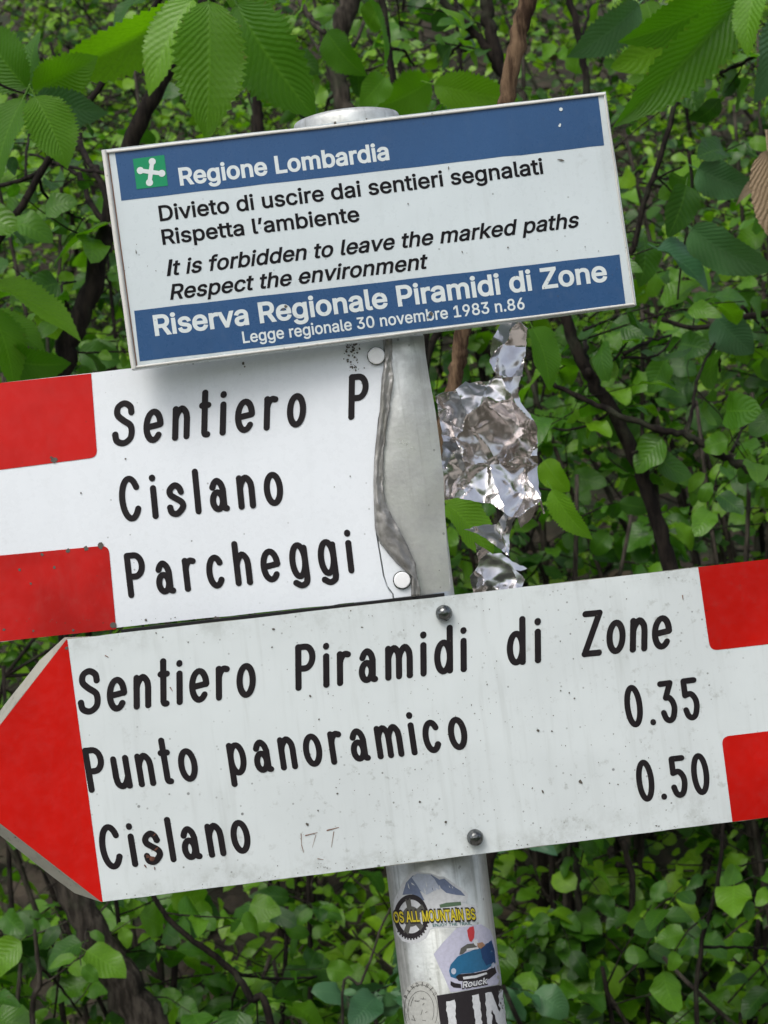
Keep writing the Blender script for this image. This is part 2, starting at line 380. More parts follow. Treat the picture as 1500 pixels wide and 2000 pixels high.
# ------------------------------------------------------------------ lettering: printed type (outline glyphs)
GLY = json.loads('''{".":[188,[[108,-4,95,-4,83,-4,72,0,63,9,54,18,50,28,50,41,50,54,54,65,63,73,72,82,83,87,95,87,108,87,119,82,128,73,137,65,141,54,141,41,141,28,137,18,128,9,119,0]]],"0":[453,[[264,-7,227,-7,189,-7,157,3,130,24,103,45,83,74,69,113,55,152,48,199,48,254,48,309,55,356,69,395,83,434,104,464,130,484,157,505,189,516,227,516,264,516,296,505,323,484,350,464,370,434,384,395,398,356,405,309,405,254,405,199,398,152,384,113,370,74,350,45,323,24,297,3],[202,50,227,50,252,50,273,58,290,74,308,90,321,113,330,144,339,174,344,211,344,254,344,297,339,334,330,365,321,395,308,419,290,435,273,451,252,460,227,460,202,460,180,451,163,435,146,419,132,395,123,365,114,334,109,297,109,254,109,211,114,174,123,144,132,113,146,90,163,74,180,58]]],"1":[453,[[181,0,76,0,76,18,76,36,76,55,181,55,286,55,391,55,391,36,391,18,391,0,286,0],[250,509,276,509,276,339,276,170,276,0,255,0,234,0,212,0,212,149,212,299,212,448,211,448,210,448,209,448,168,418,127,388,86,358,86,381,86,404,86,427,123,454,161,481,198,509,224,509]]],"3":[453,[[252,-7,218,-7,187,-7,158,-1,133,10,107,21,86,37,70,57,54,78,46,103,44,132,66,132,87,132,109,132,111,114,117,99,126,87,136,75,149,65,165,59,181,53,199,50,219,50,239,50,258,53,275,61,292,68,305,79,315,93,324,107,329,124,329,145,329,163,325,181,316,196,307,212,293,224,275,234,256,243,231,248,201,248,186,248,172,248,157,248,157,265,157,282,157,299,200,349,244,399,288,448,288,450,288,451,288,452,215,452,142,452,70,452,70,471,70,490,70,509,171,509,272,509,372,509,372,493,372,477,372,461,319,400,265,339,211,278,211,282,211,285,211,289,249,293,281,288,308,276,335,263,356,246,371,222,386,199,393,173,393,145,393,115,385,89,370,66,355,43,335,25,309,12,282,0]]],"6":[453,[[258,-7,226,-7,195,-7,167,0,142,15,118,29,98,49,84,74,71,100,64,129,64,162,64,186,69,212,80,239,91,266,110,300,137,340,176,396,214,453,252,509,276,509,299,509,322,509,265,426,208,344,151,261,149,261,147,261,145,261,150,271,157,280,165,288,174,296,184,302,196,307,207,312,221,314,235,314,266,314,293,308,316,295,339,282,357,263,370,240,382,216,389,189,389,157,389,125,382,97,368,73,354,48,334,28,310,14,286,0],[207,48,226,48,246,48,264,53,279,63,294,72,306,85,314,101,323,118,327,136,327,157,327,178,323,197,314,213,306,230,294,242,279,251,264,261,246,265,226,265,207,265,189,261,174,252,159,243,147,230,138,214,129,198,125,179,125,158,125,137,129,118,138,102,147,85,159,72,174,63,189,53]]],"7":[453,[[120,0,97,0,172,149,248,299,323,448,323,450,323,451,323,452,236,452,149,452,62,452,62,471,62,490,62,509,172,509,281,509,391,509,391,489,391,469,391,449,315,299,240,150,165,0,142,0]]],"8":[453,[[260,-7,226,-7,192,-7,162,-1,136,11,109,24,89,40,74,62,59,83,52,108,52,135,52,157,56,177,65,195,74,213,86,229,101,241,116,253,133,261,153,265,153,265,153,266,153,267,128,273,108,287,93,308,78,329,70,353,70,380,70,406,77,429,90,450,104,470,122,486,146,498,169,510,196,516,226,516,256,516,283,510,306,498,329,486,348,470,361,450,375,429,382,406,382,380,382,353,374,329,359,308,344,287,325,273,300,267,300,266,300,265,300,265,319,261,336,253,351,241,366,229,378,213,387,195,396,177,401,157,401,135,401,108,393,83,378,62,364,40,343,24,317,11,291,-1],[204,49,226,49,249,49,268,53,285,60,301,68,314,78,323,91,332,105,337,121,337,139,337,158,332,174,322,189,313,203,300,214,283,223,266,231,247,235,226,235,205,235,186,231,169,223,152,214,139,203,130,189,120,174,115,158,115,139,115,121,120,105,129,91,138,78,151,68,167,60,184,53],[208,290,226,290,244,290,260,293,274,300,288,307,299,318,307,330,315,343,319,358,319,376,319,393,315,407,308,420,300,433,289,443,275,449,261,456,245,460,226,460,208,460,191,456,177,449,163,443,152,433,145,420,137,407,133,393,133,376,133,358,137,343,145,330,152,318,163,307,178,300,192,293]]],"9":[453,[[195,516,226,516,258,516,286,508,310,494,335,480,354,460,368,434,382,409,389,380,389,347,389,323,383,297,373,270,362,243,343,209,315,168,277,112,239,56,200,0,177,0,154,0,130,0,187,83,244,165,301,248,303,248,305,248,307,248,303,238,296,229,287,221,279,213,269,207,257,202,245,197,232,195,218,195,187,195,160,201,137,214,114,227,96,245,83,269,70,292,64,320,64,352,64,384,71,412,85,436,99,461,118,480,143,494,167,508],[246,460,226,460,207,460,189,456,174,446,159,437,147,424,138,407,130,391,125,372,125,352,125,330,130,312,138,295,147,279,159,266,174,257,189,248,207,243,226,243,246,243,263,248,279,257,294,266,306,279,314,295,323,311,327,330,327,350,327,372,323,391,314,407,306,424,294,437,279,446,264,456]]],"A":[480,[[39,0,16,0,78,170,140,339,201,509,226,509,251,509,276,509,338,339,401,170,463,0,440,0,418,0,395,0,359,101,323,202,287,302,281,321,273,344,264,372,255,400,245,435,232,478,236,478,241,478,245,478,233,435,222,399,213,371,204,343,196,320,191,302,155,202,120,101,85,0,62,0],[197,142,110,142,110,161,110,180,110,199,197,199,283,199,370,199,370,180,370,161,370,142,283,142]]],"B":[456,[[122,0,60,0,60,170,60,339,60,509,120,509,181,509,241,509,276,509,306,503,329,491,352,479,369,462,381,442,392,422,398,399,398,374,398,352,394,334,387,320,379,306,369,294,356,286,344,277,330,271,315,267,315,265,315,264,315,262,331,261,347,255,363,245,379,235,392,221,402,203,413,185,418,163,418,136,418,111,412,87,400,67,388,46,370,30,344,18,319,6,287,0,247,0,184,0],[125,115,125,57,165,57,205,57,245,57,284,57,313,65,330,80,347,95,355,114,355,137,355,154,351,170,342,184,334,198,321,209,306,218,290,227,271,231,248,231,207,231,166,231,125,231,125,173],[125,341,125,285,162,285,200,285,238,285,257,285,273,289,288,296,303,303,315,313,323,326,332,339,336,355,336,372,336,395,328,414,313,429,297,444,273,452,240,452,202,452,163,452,125,452,125,396]]],"D":[502,[[271,0,219,0,178,0,137,0,96,0,96,19,96,38,96,57,136,57,175,57,215,57,256,57,291,65,318,81,345,97,366,119,379,149,392,179,399,214,399,255,399,296,392,331,379,361,366,390,346,412,320,428,293,444,260,452,221,452,178,452,136,452,93,452,93,471,93,490,93,509,137,509,181,509,225,509,275,509,317,499,353,478,388,458,415,429,433,391,452,353,462,308,462,255,462,202,452,157,433,119,414,81,387,51,351,31,314,10],[103,509,125,509,125,339,125,170,125,0,103,0,82,0,60,0,60,170,60,339,60,509,82,509]]],"E":[419,[[165,0,60,0,60,170,60,339,60,509,164,509,268,509,372,509,372,490,372,471,372,452,290,452,207,452,125,452,125,396,125,341,125,286,202,286,278,286,355,286,355,267,355,248,355,229,278,229,202,229,125,229,125,172,125,114,125,57,208,57,292,57,375,57,375,38,375,19,375,0,270,0]]],"F":[410,[[82,0,60,0,60,170,60,339,60,509,163,509,266,509,369,509,369,490,369,471,369,452,288,452,206,452,125,452,125,394,125,336,125,278,198,278,272,278,346,278,346,259,346,240,346,221,272,221,198,221,125,221,125,147,125,74,125,0,103,0]]],"H":[517,[[82,0,60,0,60,170,60,339,60,509,82,509,103,509,125,509,125,435,125,362,125,289,214,289,303,289,392,289,392,362,392,435,392,509,414,509,435,509,457,509,457,339,457,170,457,0,435,0,414,0,392,0,392,77,392,155,392,232,303,232,214,232,125,232,125,155,125,77,125,0,103,0]]],"I":[300,[[111,0,31,0,31,19,31,38,31,57,60,57,89,57,118,57,118,189,118,320,118,452,89,452,60,452,31,452,31,471,31,490,31,509,111,509,190,509,269,509,269,490,269,471,269,452,240,452,212,452,183,452,183,320,183,189,183,57,212,57,240,57,269,57,269,38,269,19,269,0,190,0]]],"J":[396,[[230,-7,185,-7,140,-7,104,6,75,33,47,59,33,97,33,145,33,155,33,164,33,173,55,173,76,173,98,173,98,164,98,155,98,145,98,114,106,91,122,74,137,58,159,50,185,50,211,50,232,58,248,74,264,91,272,114,272,145,272,267,272,388,272,509,293,509,315,509,336,509,336,388,336,267,336,145,336,97,322,59,294,33,266,6]]],"K":[467,[[146,189,104,145,104,169,104,193,104,216,116,232,128,247,139,261,151,275,162,290,174,303,187,317,199,331,212,344,262,399,313,454,364,509,392,509,420,509,448,509,376,431,304,353,231,276,230,276,229,276,228,276,187,233],[82,0,60,0,60,170,60,339,60,509,82,509,103,509,125,509,125,451,125,392,125,334,124,298,124,261,124,225,124,214,124,204,125,193,125,129,125,64,125,0,103,0],[398,0,372,0,311,86,249,173,188,259,201,276,215,293,228,309,302,206,375,103,449,0,423,0]]],"L":[393,[[160,0,60,0,60,170,60,339,60,509,82,509,103,509,125,509,125,358,125,208,125,57,203,57,282,57,361,57,361,38,361,19,361,0,261,0]]],"M":[628,[[81,0,60,0,60,170,60,339,60,509,91,509,121,509,152,509,193,402,235,294,277,187,280,180,284,170,287,159,291,148,295,136,299,123,303,110,307,97,311,84,315,71,319,59,322,49,317,49,312,49,307,49,310,59,314,70,318,83,322,95,326,108,330,121,334,134,338,147,342,158,346,170,349,179,352,187,394,294,435,402,476,509,507,509,537,509,568,509,568,339,568,170,568,0,547,0,525,0,504,0,504,97,504,194,504,291,504,302,504,314,504,327,505,340,505,354,505,369,505,383,506,398,506,413,506,428,507,443,507,457,509,457,511,457,513,457,508,441,503,426,498,409,492,393,487,378,482,363,477,348,472,334,467,322,463,309,459,299,456,291,418,194,380,97,342,0,323,0,305,0,286,0,248,97,209,194,170,291,167,299,163,309,159,321,155,333,150,346,145,361,140,376,135,391,129,408,124,424,118,441,112,457,114,457,117,457,119,457,119,444,120,431,120,416,120,401,121,387,121,372,121,357,121,342,122,328,122,315,122,302,122,291,122,194,122,97,122,0,101,0]]],"N":[523,[[82,0,60,0,60,170,60,339,60,509,85,509,111,509,136,509,205,400,274,291,343,183,349,174,355,164,363,151,370,138,379,123,388,107,396,90,405,73,414,55,411,55,408,54,405,54,403,72,401,90,401,108,400,126,399,142,399,157,399,172,399,185,399,195,399,300,399,404,399,509,420,509,442,509,463,509,463,339,463,170,463,0,438,0,412,0,387,0,325,97,264,193,202,290,194,303,186,316,177,331,169,345,159,362,148,381,137,400,123,424,108,452,111,453,115,453,119,454,120,428,121,405,122,384,123,362,124,344,124,328,125,312,125,300,125,291,125,194,125,97,125,0,103,0]]],"O":[533,[[311,-7,267,-7,223,-7,184,4,150,25,116,46,90,76,70,115,50,154,40,201,40,254,40,308,50,354,70,393,90,432,116,462,150,484,184,505,223,516,267,516,311,516,350,505,384,484,418,462,444,432,464,393,483,354,493,308,493,254,493,201,483,154,464,115,444,76,418,46,384,25,350,4],[236,53,267,53,297,53,325,61,349,76,374,91,394,114,408,144,423,174,430,211,430,254,430,298,423,335,408,365,394,395,374,417,349,433,325,448,297,456,267,456,236,456,209,448,184,433,159,417,140,394,125,364,111,334,103,297,103,254,103,211,111,174,125,144,140,114,159,92,184,76,209,61]]],"P":[445,[[82,0,60,0,60,170,60,339,60,509,118,509,177,509,235,509,274,509,307,502,332,487,358,473,377,454,390,430,402,405,409,378,409,348,409,317,402,290,390,265,377,241,358,222,332,207,307,193,274,186,235,186,193,186,151,186,109,186,109,205,109,224,109,242,150,242,191,242,233,242,259,242,281,247,297,256,313,265,325,278,333,294,341,310,344,328,344,348,344,368,341,386,333,402,325,417,313,430,297,439,280,448,259,452,232,452,196,452,160,452,125,452,125,301,125,151,125,0,103,0]]],"R":[449,[[82,0,60,0,60,170,60,339,60,509,119,509,177,509,236,509,275,509,307,502,333,489,359,475,378,457,390,433,403,410,409,382,409,352,409,321,403,295,390,271,378,248,359,230,333,217,307,204,275,198,236,198,189,198,143,198,96,198,96,217,96,236,96,255,142,255,188,255,234,255,260,255,281,259,298,267,314,275,326,286,334,300,341,315,345,332,345,352,345,372,341,390,334,405,326,420,314,431,298,440,281,448,259,452,233,452,197,452,161,452,125,452,125,301,125,151,125,0,103,0],[378,0,353,0,312,76,271,153,230,229,254,229,279,229,303,229,344,153,386,76,428,0,403,0]]],"S":[447,[[263,-9,224,-9,187,-9,155,-3,128,9,100,21,79,38,64,60,49,82,40,107,38,137,60,137,82,137,104,137,106,117,112,101,123,88,134,75,149,65,166,59,184,52,203,49,224,49,247,49,268,53,286,60,304,68,319,78,329,92,340,105,346,121,346,139,346,155,341,169,332,179,323,189,311,198,296,205,281,211,264,217,245,222,224,228,204,234,184,239,142,251,109,268,86,289,63,311,52,339,52,372,52,401,60,426,75,448,90,469,111,486,138,498,164,510,194,516,227,516,261,516,290,510,316,498,342,486,362,469,377,449,392,428,400,404,401,378,380,378,358,378,337,378,335,403,323,423,302,437,281,451,256,459,225,459,203,459,184,455,167,448,151,441,138,431,129,418,120,406,115,391,115,376,115,358,120,344,131,334,142,323,154,314,169,308,184,302,199,297,212,293,230,289,247,284,264,279,279,275,295,270,312,264,328,257,344,248,359,238,373,227,385,214,395,198,404,181,408,162,408,139,408,111,401,86,386,64,372,41,351,24,323,11,296,-2]]],"T":[449,[[85,452,32,452,32,471,32,490,32,509,160,509,288,509,417,509,417,490,417,471,417,452,363,452,310,452,257,452,257,301,257,151,257,0,235,0,214,0,193,0,193,151,193,301,193,452,139,452]]],"U":[517,[[299,-8,259,-8,219,-8,184,0,154,15,124,31,101,53,85,80,68,107,60,138,60,173,60,285,60,397,60,509,81,509,103,509,124,509,124,399,124,288,124,178,124,154,130,132,141,113,152,94,167,79,187,68,207,57,231,52,259,52,287,52,311,57,331,68,351,79,366,94,377,113,387,132,393,154,393,178,393,288,393,399,393,509,414,509,436,509,457,509,457,397,457,285,457,173,457,138,449,107,433,80,416,53,393,31,363,15,334,0]]],"Y":[472,[[225,0,203,0,203,69,203,139,203,208,141,308,79,409,16,509,41,509,66,509,91,509,125,454,159,399,192,344,203,326,213,309,222,292,231,275,240,255,250,230,241,230,232,230,224,230,233,255,242,276,251,293,260,310,270,327,280,344,314,399,347,454,381,509,406,509,430,509,455,509,393,409,330,308,268,208,268,139,268,69,268,0,247,0]]],"Z":[438,[[161,0,42,0,42,15,42,31,42,46,119,159,196,272,273,385,284,400,295,415,306,431,318,446,329,461,341,476,343,469,346,461,348,454,327,453,306,453,285,452,264,452,244,452,223,452,162,452,101,452,40,452,40,471,40,490,40,509,159,509,278,509,397,509,397,493,397,477,397,462,321,351,245,240,169,129,158,113,146,97,134,81,122,65,110,49,97,33,95,40,93,47,90,54,111,55,132,56,152,57,173,57,193,57,214,57,276,57,338,57,399,57,399,38,399,19,399,0,280,0]]],"a":[389,[[182,-9,160,-9,136,-9,114,-4,94,5,75,14,59,27,48,45,36,62,30,83,30,108,30,130,35,147,43,161,52,175,63,185,78,193,92,201,108,207,125,211,143,215,160,218,178,220,201,223,219,225,234,227,248,228,258,231,265,235,272,239,276,245,276,255,276,255,276,256,276,257,276,272,273,286,267,297,261,308,252,316,240,322,228,328,213,331,196,331,178,331,162,328,149,322,136,317,126,309,118,301,110,292,104,283,100,274,80,280,61,285,41,291,50,314,62,332,79,346,95,360,113,369,133,375,153,381,173,384,194,384,208,384,223,383,239,379,255,376,271,370,286,360,301,351,313,338,322,320,332,303,337,280,337,251,337,168,337,84,337,0,317,0,297,0,277,0,277,17,277,35,277,52,275,52,274,52,272,52,268,43,261,34,252,25,243,15,230,7,215,1,200,-5],[155,45,170,45,193,45,212,50,228,59,243,68,255,79,263,93,271,107,276,122,276,138,276,155,276,173,276,190,273,187,268,184,259,182,251,180,242,178,231,176,221,174,210,172,200,171,190,170,182,169,175,168,161,166,147,163,134,159,121,154,111,148,103,139,96,131,92,119,92,105,92,92,95,81,102,72,109,63,118,57,130,52,142,48]]],"b":[424,[[261,-8,229,-8,206,-8,187,-4,172,4,158,12,146,21,138,31,129,42,123,51,118,59,116,59,114,59,112,59,112,39,112,20,112,0,92,0,72,0,53,0,53,170,53,339,53,509,73,509,93,509,114,509,114,446,114,382,114,319,115,319,117,319,118,319,123,327,129,336,137,346,145,356,157,365,171,373,186,381,205,384,229,384,261,384,289,376,313,361,337,345,356,322,370,293,383,263,390,229,390,189,390,149,383,114,370,84,356,55,337,32,313,16,289,0],[197,47,220,47,244,47,263,53,279,66,295,78,308,95,316,117,324,138,328,162,328,189,328,216,324,240,316,261,308,282,296,299,280,311,264,324,244,330,220,330,197,330,177,324,161,312,145,300,133,284,125,263,117,242,113,217,113,189,113,161,117,136,125,115,133,94,146,77,162,65,178,53]]],"c":[396,[[226,-8,207,-8,173,-8,143,0,117,16,91,33,71,56,56,85,41,114,34,149,34,187,34,227,41,262,56,291,71,321,91,343,117,360,143,376,173,384,207,384,226,384,243,382,260,377,276,372,292,365,305,356,319,347,330,335,340,322,350,309,357,294,362,277,342,272,322,267,303,262,300,272,296,281,290,289,285,297,278,305,270,311,262,317,253,322,242,325,232,328,220,330,207,330,182,330,161,323,145,310,129,297,116,280,108,258,100,237,96,213,96,187,96,162,100,139,108,117,116,96,129,79,145,66,161,53,182,46,207,46,220,46,232,48,243,52,253,55,263,60,271,66,279,72,286,80,292,89,297,97,301,107,304,117,324,112,343,107,363,102,358,85,351,70,341,56,332,43,320,31,306,21,293,12,277,4,261,-1,244,-6]]],"d":[424,[[219,-8,195,-8,164,-8,136,0,111,16,87,32,68,55,55,84,41,114,34,149,34,189,34,229,41,263,55,293,69,322,88,345,112,361,136,376,164,384,196,384,219,384,238,381,253,373,268,365,279,356,287,346,296,336,302,327,306,319,308,319,309,319,311,319,311,382,311,446,311,509,331,509,351,509,372,509,372,339,372,170,372,0,352,0,332,0,313,0,313,20,313,39,313,59,311,59,309,59,307,59,302,51,295,42,287,31,278,21,267,12,252,4,238,-4],[181,47,205,47,227,47,247,53,263,65,279,77,291,94,299,115,308,136,312,161,312,189,312,217,308,242,300,263,292,284,279,300,263,312,247,324,228,330,205,330,181,330,161,324,145,311,129,299,116,282,108,261,100,240,96,216,96,189,96,162,100,138,109,117,117,95,129,78,145,66,161,53]]],"e":[404,[[238,-8,212,-8,175,-8,143,0,117,16,90,33,70,56,56,85,41,114,34,148,34,187,34,226,41,260,55,290,69,319,89,343,115,359,141,376,171,384,205,384,226,384,246,381,266,374,285,367,303,356,319,341,335,326,348,306,357,282,366,258,371,228,371,194,371,186,371,178,371,169,272,169,174,169,75,169,75,187,75,204,75,221,163,221,250,221,338,221,329,215,319,208,310,202,310,227,306,249,298,269,290,288,278,303,263,314,247,325,228,330,205,330,182,330,163,325,146,313,130,302,118,288,109,270,100,251,96,232,96,211,96,200,96,189,96,178,96,150,101,126,110,106,120,87,134,72,151,61,168,51,189,46,212,46,228,46,241,48,254,53,266,57,277,64,285,73,294,82,301,93,306,105,325,101,345,96,365,91,359,71,349,54,335,39,321,24,303,13,283,4,262,-4]]],"f":[254,[[154,379,228,379,228,362,228,344,228,327,154,327,80,327,6,327,6,344,6,362,6,379,80,379],[101,0,81,0,81,144,81,288,81,432,81,453,86,471,96,486,106,500,119,511,135,519,152,526,169,530,187,530,201,530,213,529,222,527,232,525,238,523,243,521,238,503,233,486,227,468,224,470,220,471,215,472,210,473,203,474,195,474,176,474,163,469,154,460,146,451,142,437,142,419,142,279,142,140,142,0,121,0]]],"g":[425,[[238,-151,207,-151,179,-151,155,-147,134,-140,113,-132,96,-123,82,-110,69,-98,58,-84,51,-69,67,-60,84,-50,101,-41,107,-49,113,-57,122,-66,130,-75,141,-82,154,-88,168,-94,186,-97,207,-97,238,-97,263,-90,282,-75,302,-60,311,-37,311,-6,311,19,311,44,311,68,310,68,308,68,306,68,301,60,295,51,287,41,278,32,267,23,252,16,238,8,219,5,195,5,164,5,137,12,113,27,88,41,69,62,55,90,41,118,34,152,34,191,34,230,41,264,55,293,69,322,88,345,112,361,137,376,165,384,196,384,220,384,239,381,253,373,268,365,280,356,288,346,297,336,303,327,308,319,309,319,311,319,313,319,313,339,313,359,313,379,333,379,353,379,372,379,372,250,372,121,372,-9,372,-42,365,-69,350,-90,335,-111,316,-126,291,-136,266,-146],[181,59,205,59,228,59,248,64,264,75,280,86,292,101,300,121,308,141,312,165,312,193,312,220,308,243,300,264,292,284,280,301,264,312,248,324,228,330,205,330,181,330,161,324,145,312,129,299,117,283,109,262,100,242,96,219,96,193,96,166,100,143,109,123,117,103,129,87,145,76,162,65]]],"h":[410,[[114,249,114,227,114,151,114,76,114,0,93,0,73,0,53,0,53,170,53,339,53,509,73,509,93,509,114,509,114,435,114,361,114,287,110,287,106,287,102,287,114,322,131,347,152,362,174,377,199,384,227,384,253,384,276,379,295,369,315,358,330,342,341,321,352,299,357,273,357,240,357,160,357,80,357,0,337,0,316,0,296,0,296,78,296,157,296,235,296,265,288,288,273,304,258,321,237,329,210,329,192,329,175,325,161,317,146,309,135,298,126,283,118,267]]],"i":[167,[[73,0,53,0,53,126,53,253,53,379,73,379,93,379,114,379,114,253,114,126,114,0,93,0],[95,443,84,443,72,443,62,447,54,455,45,462,41,472,41,483,41,494,45,504,54,512,62,520,72,524,84,524,95,524,106,520,114,512,122,504,126,494,126,483,126,472,122,462,114,455,106,447]]],"k":[381,[[132,158,110,137,110,162,110,187,110,212,113,212,117,212,121,212,175,268,230,323,284,379,310,379,335,379,360,379,301,319,243,259,184,199,182,199,179,199,177,199,155,178],[73,0,53,0,53,170,53,339,53,509,73,509,93,509,114,509,114,339,114,170,114,0,93,0],[320,0,294,0,245,62,197,124,148,186,162,200,177,214,191,229,252,152,312,76,372,0,346,0]]],"l":[189,[[147,-2,139,-2,110,-2,88,5,74,20,60,35,53,57,53,84,53,226,53,367,53,509,73,509,93,509,114,509,114,372,114,235,114,99,114,81,116,69,120,62,125,55,133,52,146,52,152,52,157,52,160,53,164,53,167,54,170,54,173,37,177,20,181,3,175,1,169,0,162,-1,154,-2]]],"m":[610,[[73,0,53,0,53,126,53,253,53,379,72,379,92,379,112,379,112,351,112,323,112,295,111,295,109,295,108,295,113,316,121,332,132,346,144,359,157,369,172,376,187,383,203,386,219,386,247,386,270,378,287,361,305,344,316,322,321,295,318,295,315,295,312,295,317,313,325,329,337,343,349,357,364,367,381,375,398,382,416,386,437,386,459,386,479,381,497,372,515,362,530,348,541,328,551,309,557,285,557,255,557,170,557,85,557,0,536,0,516,0,496,0,496,85,496,169,496,254,496,281,488,301,473,313,457,325,439,330,419,330,402,330,387,327,374,320,362,313,352,303,345,290,339,278,335,263,335,247,335,165,335,82,335,0,315,0,295,0,274,0,274,87,274,173,274,260,274,281,267,298,253,311,239,324,221,330,199,330,185,330,171,327,158,320,144,313,134,303,126,289,118,276,114,258,114,238,114,159,114,79,114,0,93,0]]],"n":[410,[[114,249,114,227,114,151,114,76,114,0,93,0,73,0,53,0,53,126,53,253,53,379,72,379,92,379,112,379,112,349,112,318,112,287,109,287,106,287,102,287,114,322,131,347,152,362,174,377,199,384,227,384,253,384,276,379,295,369,314,358,330,342,341,321,352,299,357,273,357,240,357,160,357,80,357,0,337,0,316,0,296,0,296,78,296,157,296,235,296,265,288,288,273,304,258,321,237,329,210,329,192,329,175,325,161,317,146,309,135,298,126,283,118,267]]],"o":[415,[[242,-8,207,-8,173,-8,143,0,117,16,91,33,71,56,56,85,41,114,34,149,34,187,34,227,41,262,56,291,71,321,91,343,117,360,143,376,173,384,207,384,242,384,273,376,299,360,325,343,345,321,359,291,374,262,381,227,381,187,381,149,374,114,359,85,345,56,325,33,299,16,273,0],[182,46,207,46,233,46,254,53,270,66,287,79,299,96,307,117,315,139,319,162,319,187,319,213,315,236,307,258,299,280,287,297,270,310,254,323,233,330,207,330,182,330,161,323,145,310,129,297,116,280,108,258,100,237,96,213,96,187,96,162,100,139,108,117,116,96,129,79,145,66,161,53]]],"p":[424,[[73,-143,53,-143,53,31,53,205,53,379,72,379,92,379,112,379,112,359,112,339,112,319,114,319,116,319,118,319,123,327,129,336,137,346,145,356,157,365,171,373,186,381,205,384,229,384,261,384,289,376,313,361,337,345,356,322,370,293,383,263,390,229,390,189,390,149,383,114,370,84,356,55,337,32,313,16,289,0,261,-8,229,-8,206,-8,187,-4,173,4,158,12,146,21,138,31,130,42,123,51,118,59,117,59,115,59,114,59,114,-8,114,-76,114,-143,93,-143],[197,47,220,47,244,47,263,53,279,66,295,78,308,95,316,117,324,138,328,162,328,189,328,216,324,240,316,261,308,282,296,299,280,311,264,324,244,330,220,330,197,330,177,324,161,312,145,300,133,284,125,263,117,242,113,217,113,189,113,161,117,136,125,115,133,94,146,77,162,65,178,53]]],"r":[259,[[73,0,53,0,53,126,53,253,53,379,72,379,92,379,112,379,112,360,112,340,112,321,113,321,114,321,115,321,122,340,135,355,152,367,170,379,190,385,213,385,218,385,223,385,229,384,235,384,240,384,243,384,243,363,243,343,243,322,242,323,237,323,230,324,223,325,215,326,207,326,189,326,173,322,159,315,145,307,134,297,126,284,118,270,114,255,114,237,114,158,114,79,114,0,93,0]]],"s":[365,[[211,-8,182,-8,156,-8,133,-4,112,3,92,11,75,23,62,38,49,53,40,72,36,94,55,98,74,102,94,107,99,86,109,70,124,60,139,50,158,45,181,45,208,45,229,51,244,62,260,74,268,87,268,103,268,116,263,127,254,136,245,144,231,151,212,155,191,160,170,165,149,170,115,178,89,191,72,208,55,225,47,247,47,274,47,296,53,315,65,332,77,348,94,361,115,370,136,380,160,384,187,384,213,384,235,380,254,372,272,365,287,353,299,339,310,325,319,309,324,290,305,286,287,281,268,277,263,292,255,304,243,316,230,327,212,333,187,333,165,333,146,327,131,317,116,306,109,293,109,277,109,263,114,252,124,243,134,235,150,228,172,223,191,218,210,214,229,209,264,201,290,188,306,171,323,154,331,133,331,107,331,84,325,64,312,47,300,30,282,16,260,6,237,-3]]],"t":[227,[[138,379,204,379,204,362,204,344,204,327,138,327,72,327,6,327,6,344,6,362,6,379,72,379],[65,345,65,471,85,471,106,471,126,471,126,347,126,222,126,98,126,81,129,69,136,61,143,54,154,50,170,50,174,50,179,50,185,51,191,52,197,53,202,54,206,36,209,19,213,2,207,0,200,-2,192,-3,184,-4,176,-4,168,-4,136,-4,110,4,92,21,74,38,65,62,65,93,65,219]]],"u":[410,[[211,-5,182,-5,157,-5,134,0,115,11,95,21,80,37,69,59,58,80,53,107,53,139,53,219,53,299,53,379,73,379,93,379,114,379,114,301,114,222,114,144,114,114,121,91,137,75,152,58,173,50,200,50,218,50,235,54,249,62,264,70,275,81,283,97,292,112,296,131,296,153,296,228,296,304,296,379,316,379,337,379,357,379,357,253,357,126,357,0,337,0,318,0,298,0,298,31,298,61,298,92,301,92,304,92,307,92,295,57,279,32,257,17,235,2]]],"v":[389,[[184,0,163,0,114,126,66,253,17,379,40,379,62,379,84,379,111,305,138,230,165,155,174,132,181,110,187,87,193,64,199,42,206,21,198,21,191,21,184,21,191,42,197,64,203,87,209,110,216,132,224,155,251,230,278,305,305,379,327,379,349,379,371,379,323,253,275,126,226,0,205,0]]],"\\u2019":[177,[[67,318,52,318,62,382,72,445,82,509,105,509,128,509,151,509,133,445,116,382,98,318,83,318]]]}''')
GLY['I'] = [205, [[60, 0, 60, 0, 60, 0, 60, 535, 60, 535, 60, 535, 142, 535, 142, 535, 142, 535, 142, 0, 142, 0, 142, 0]]]

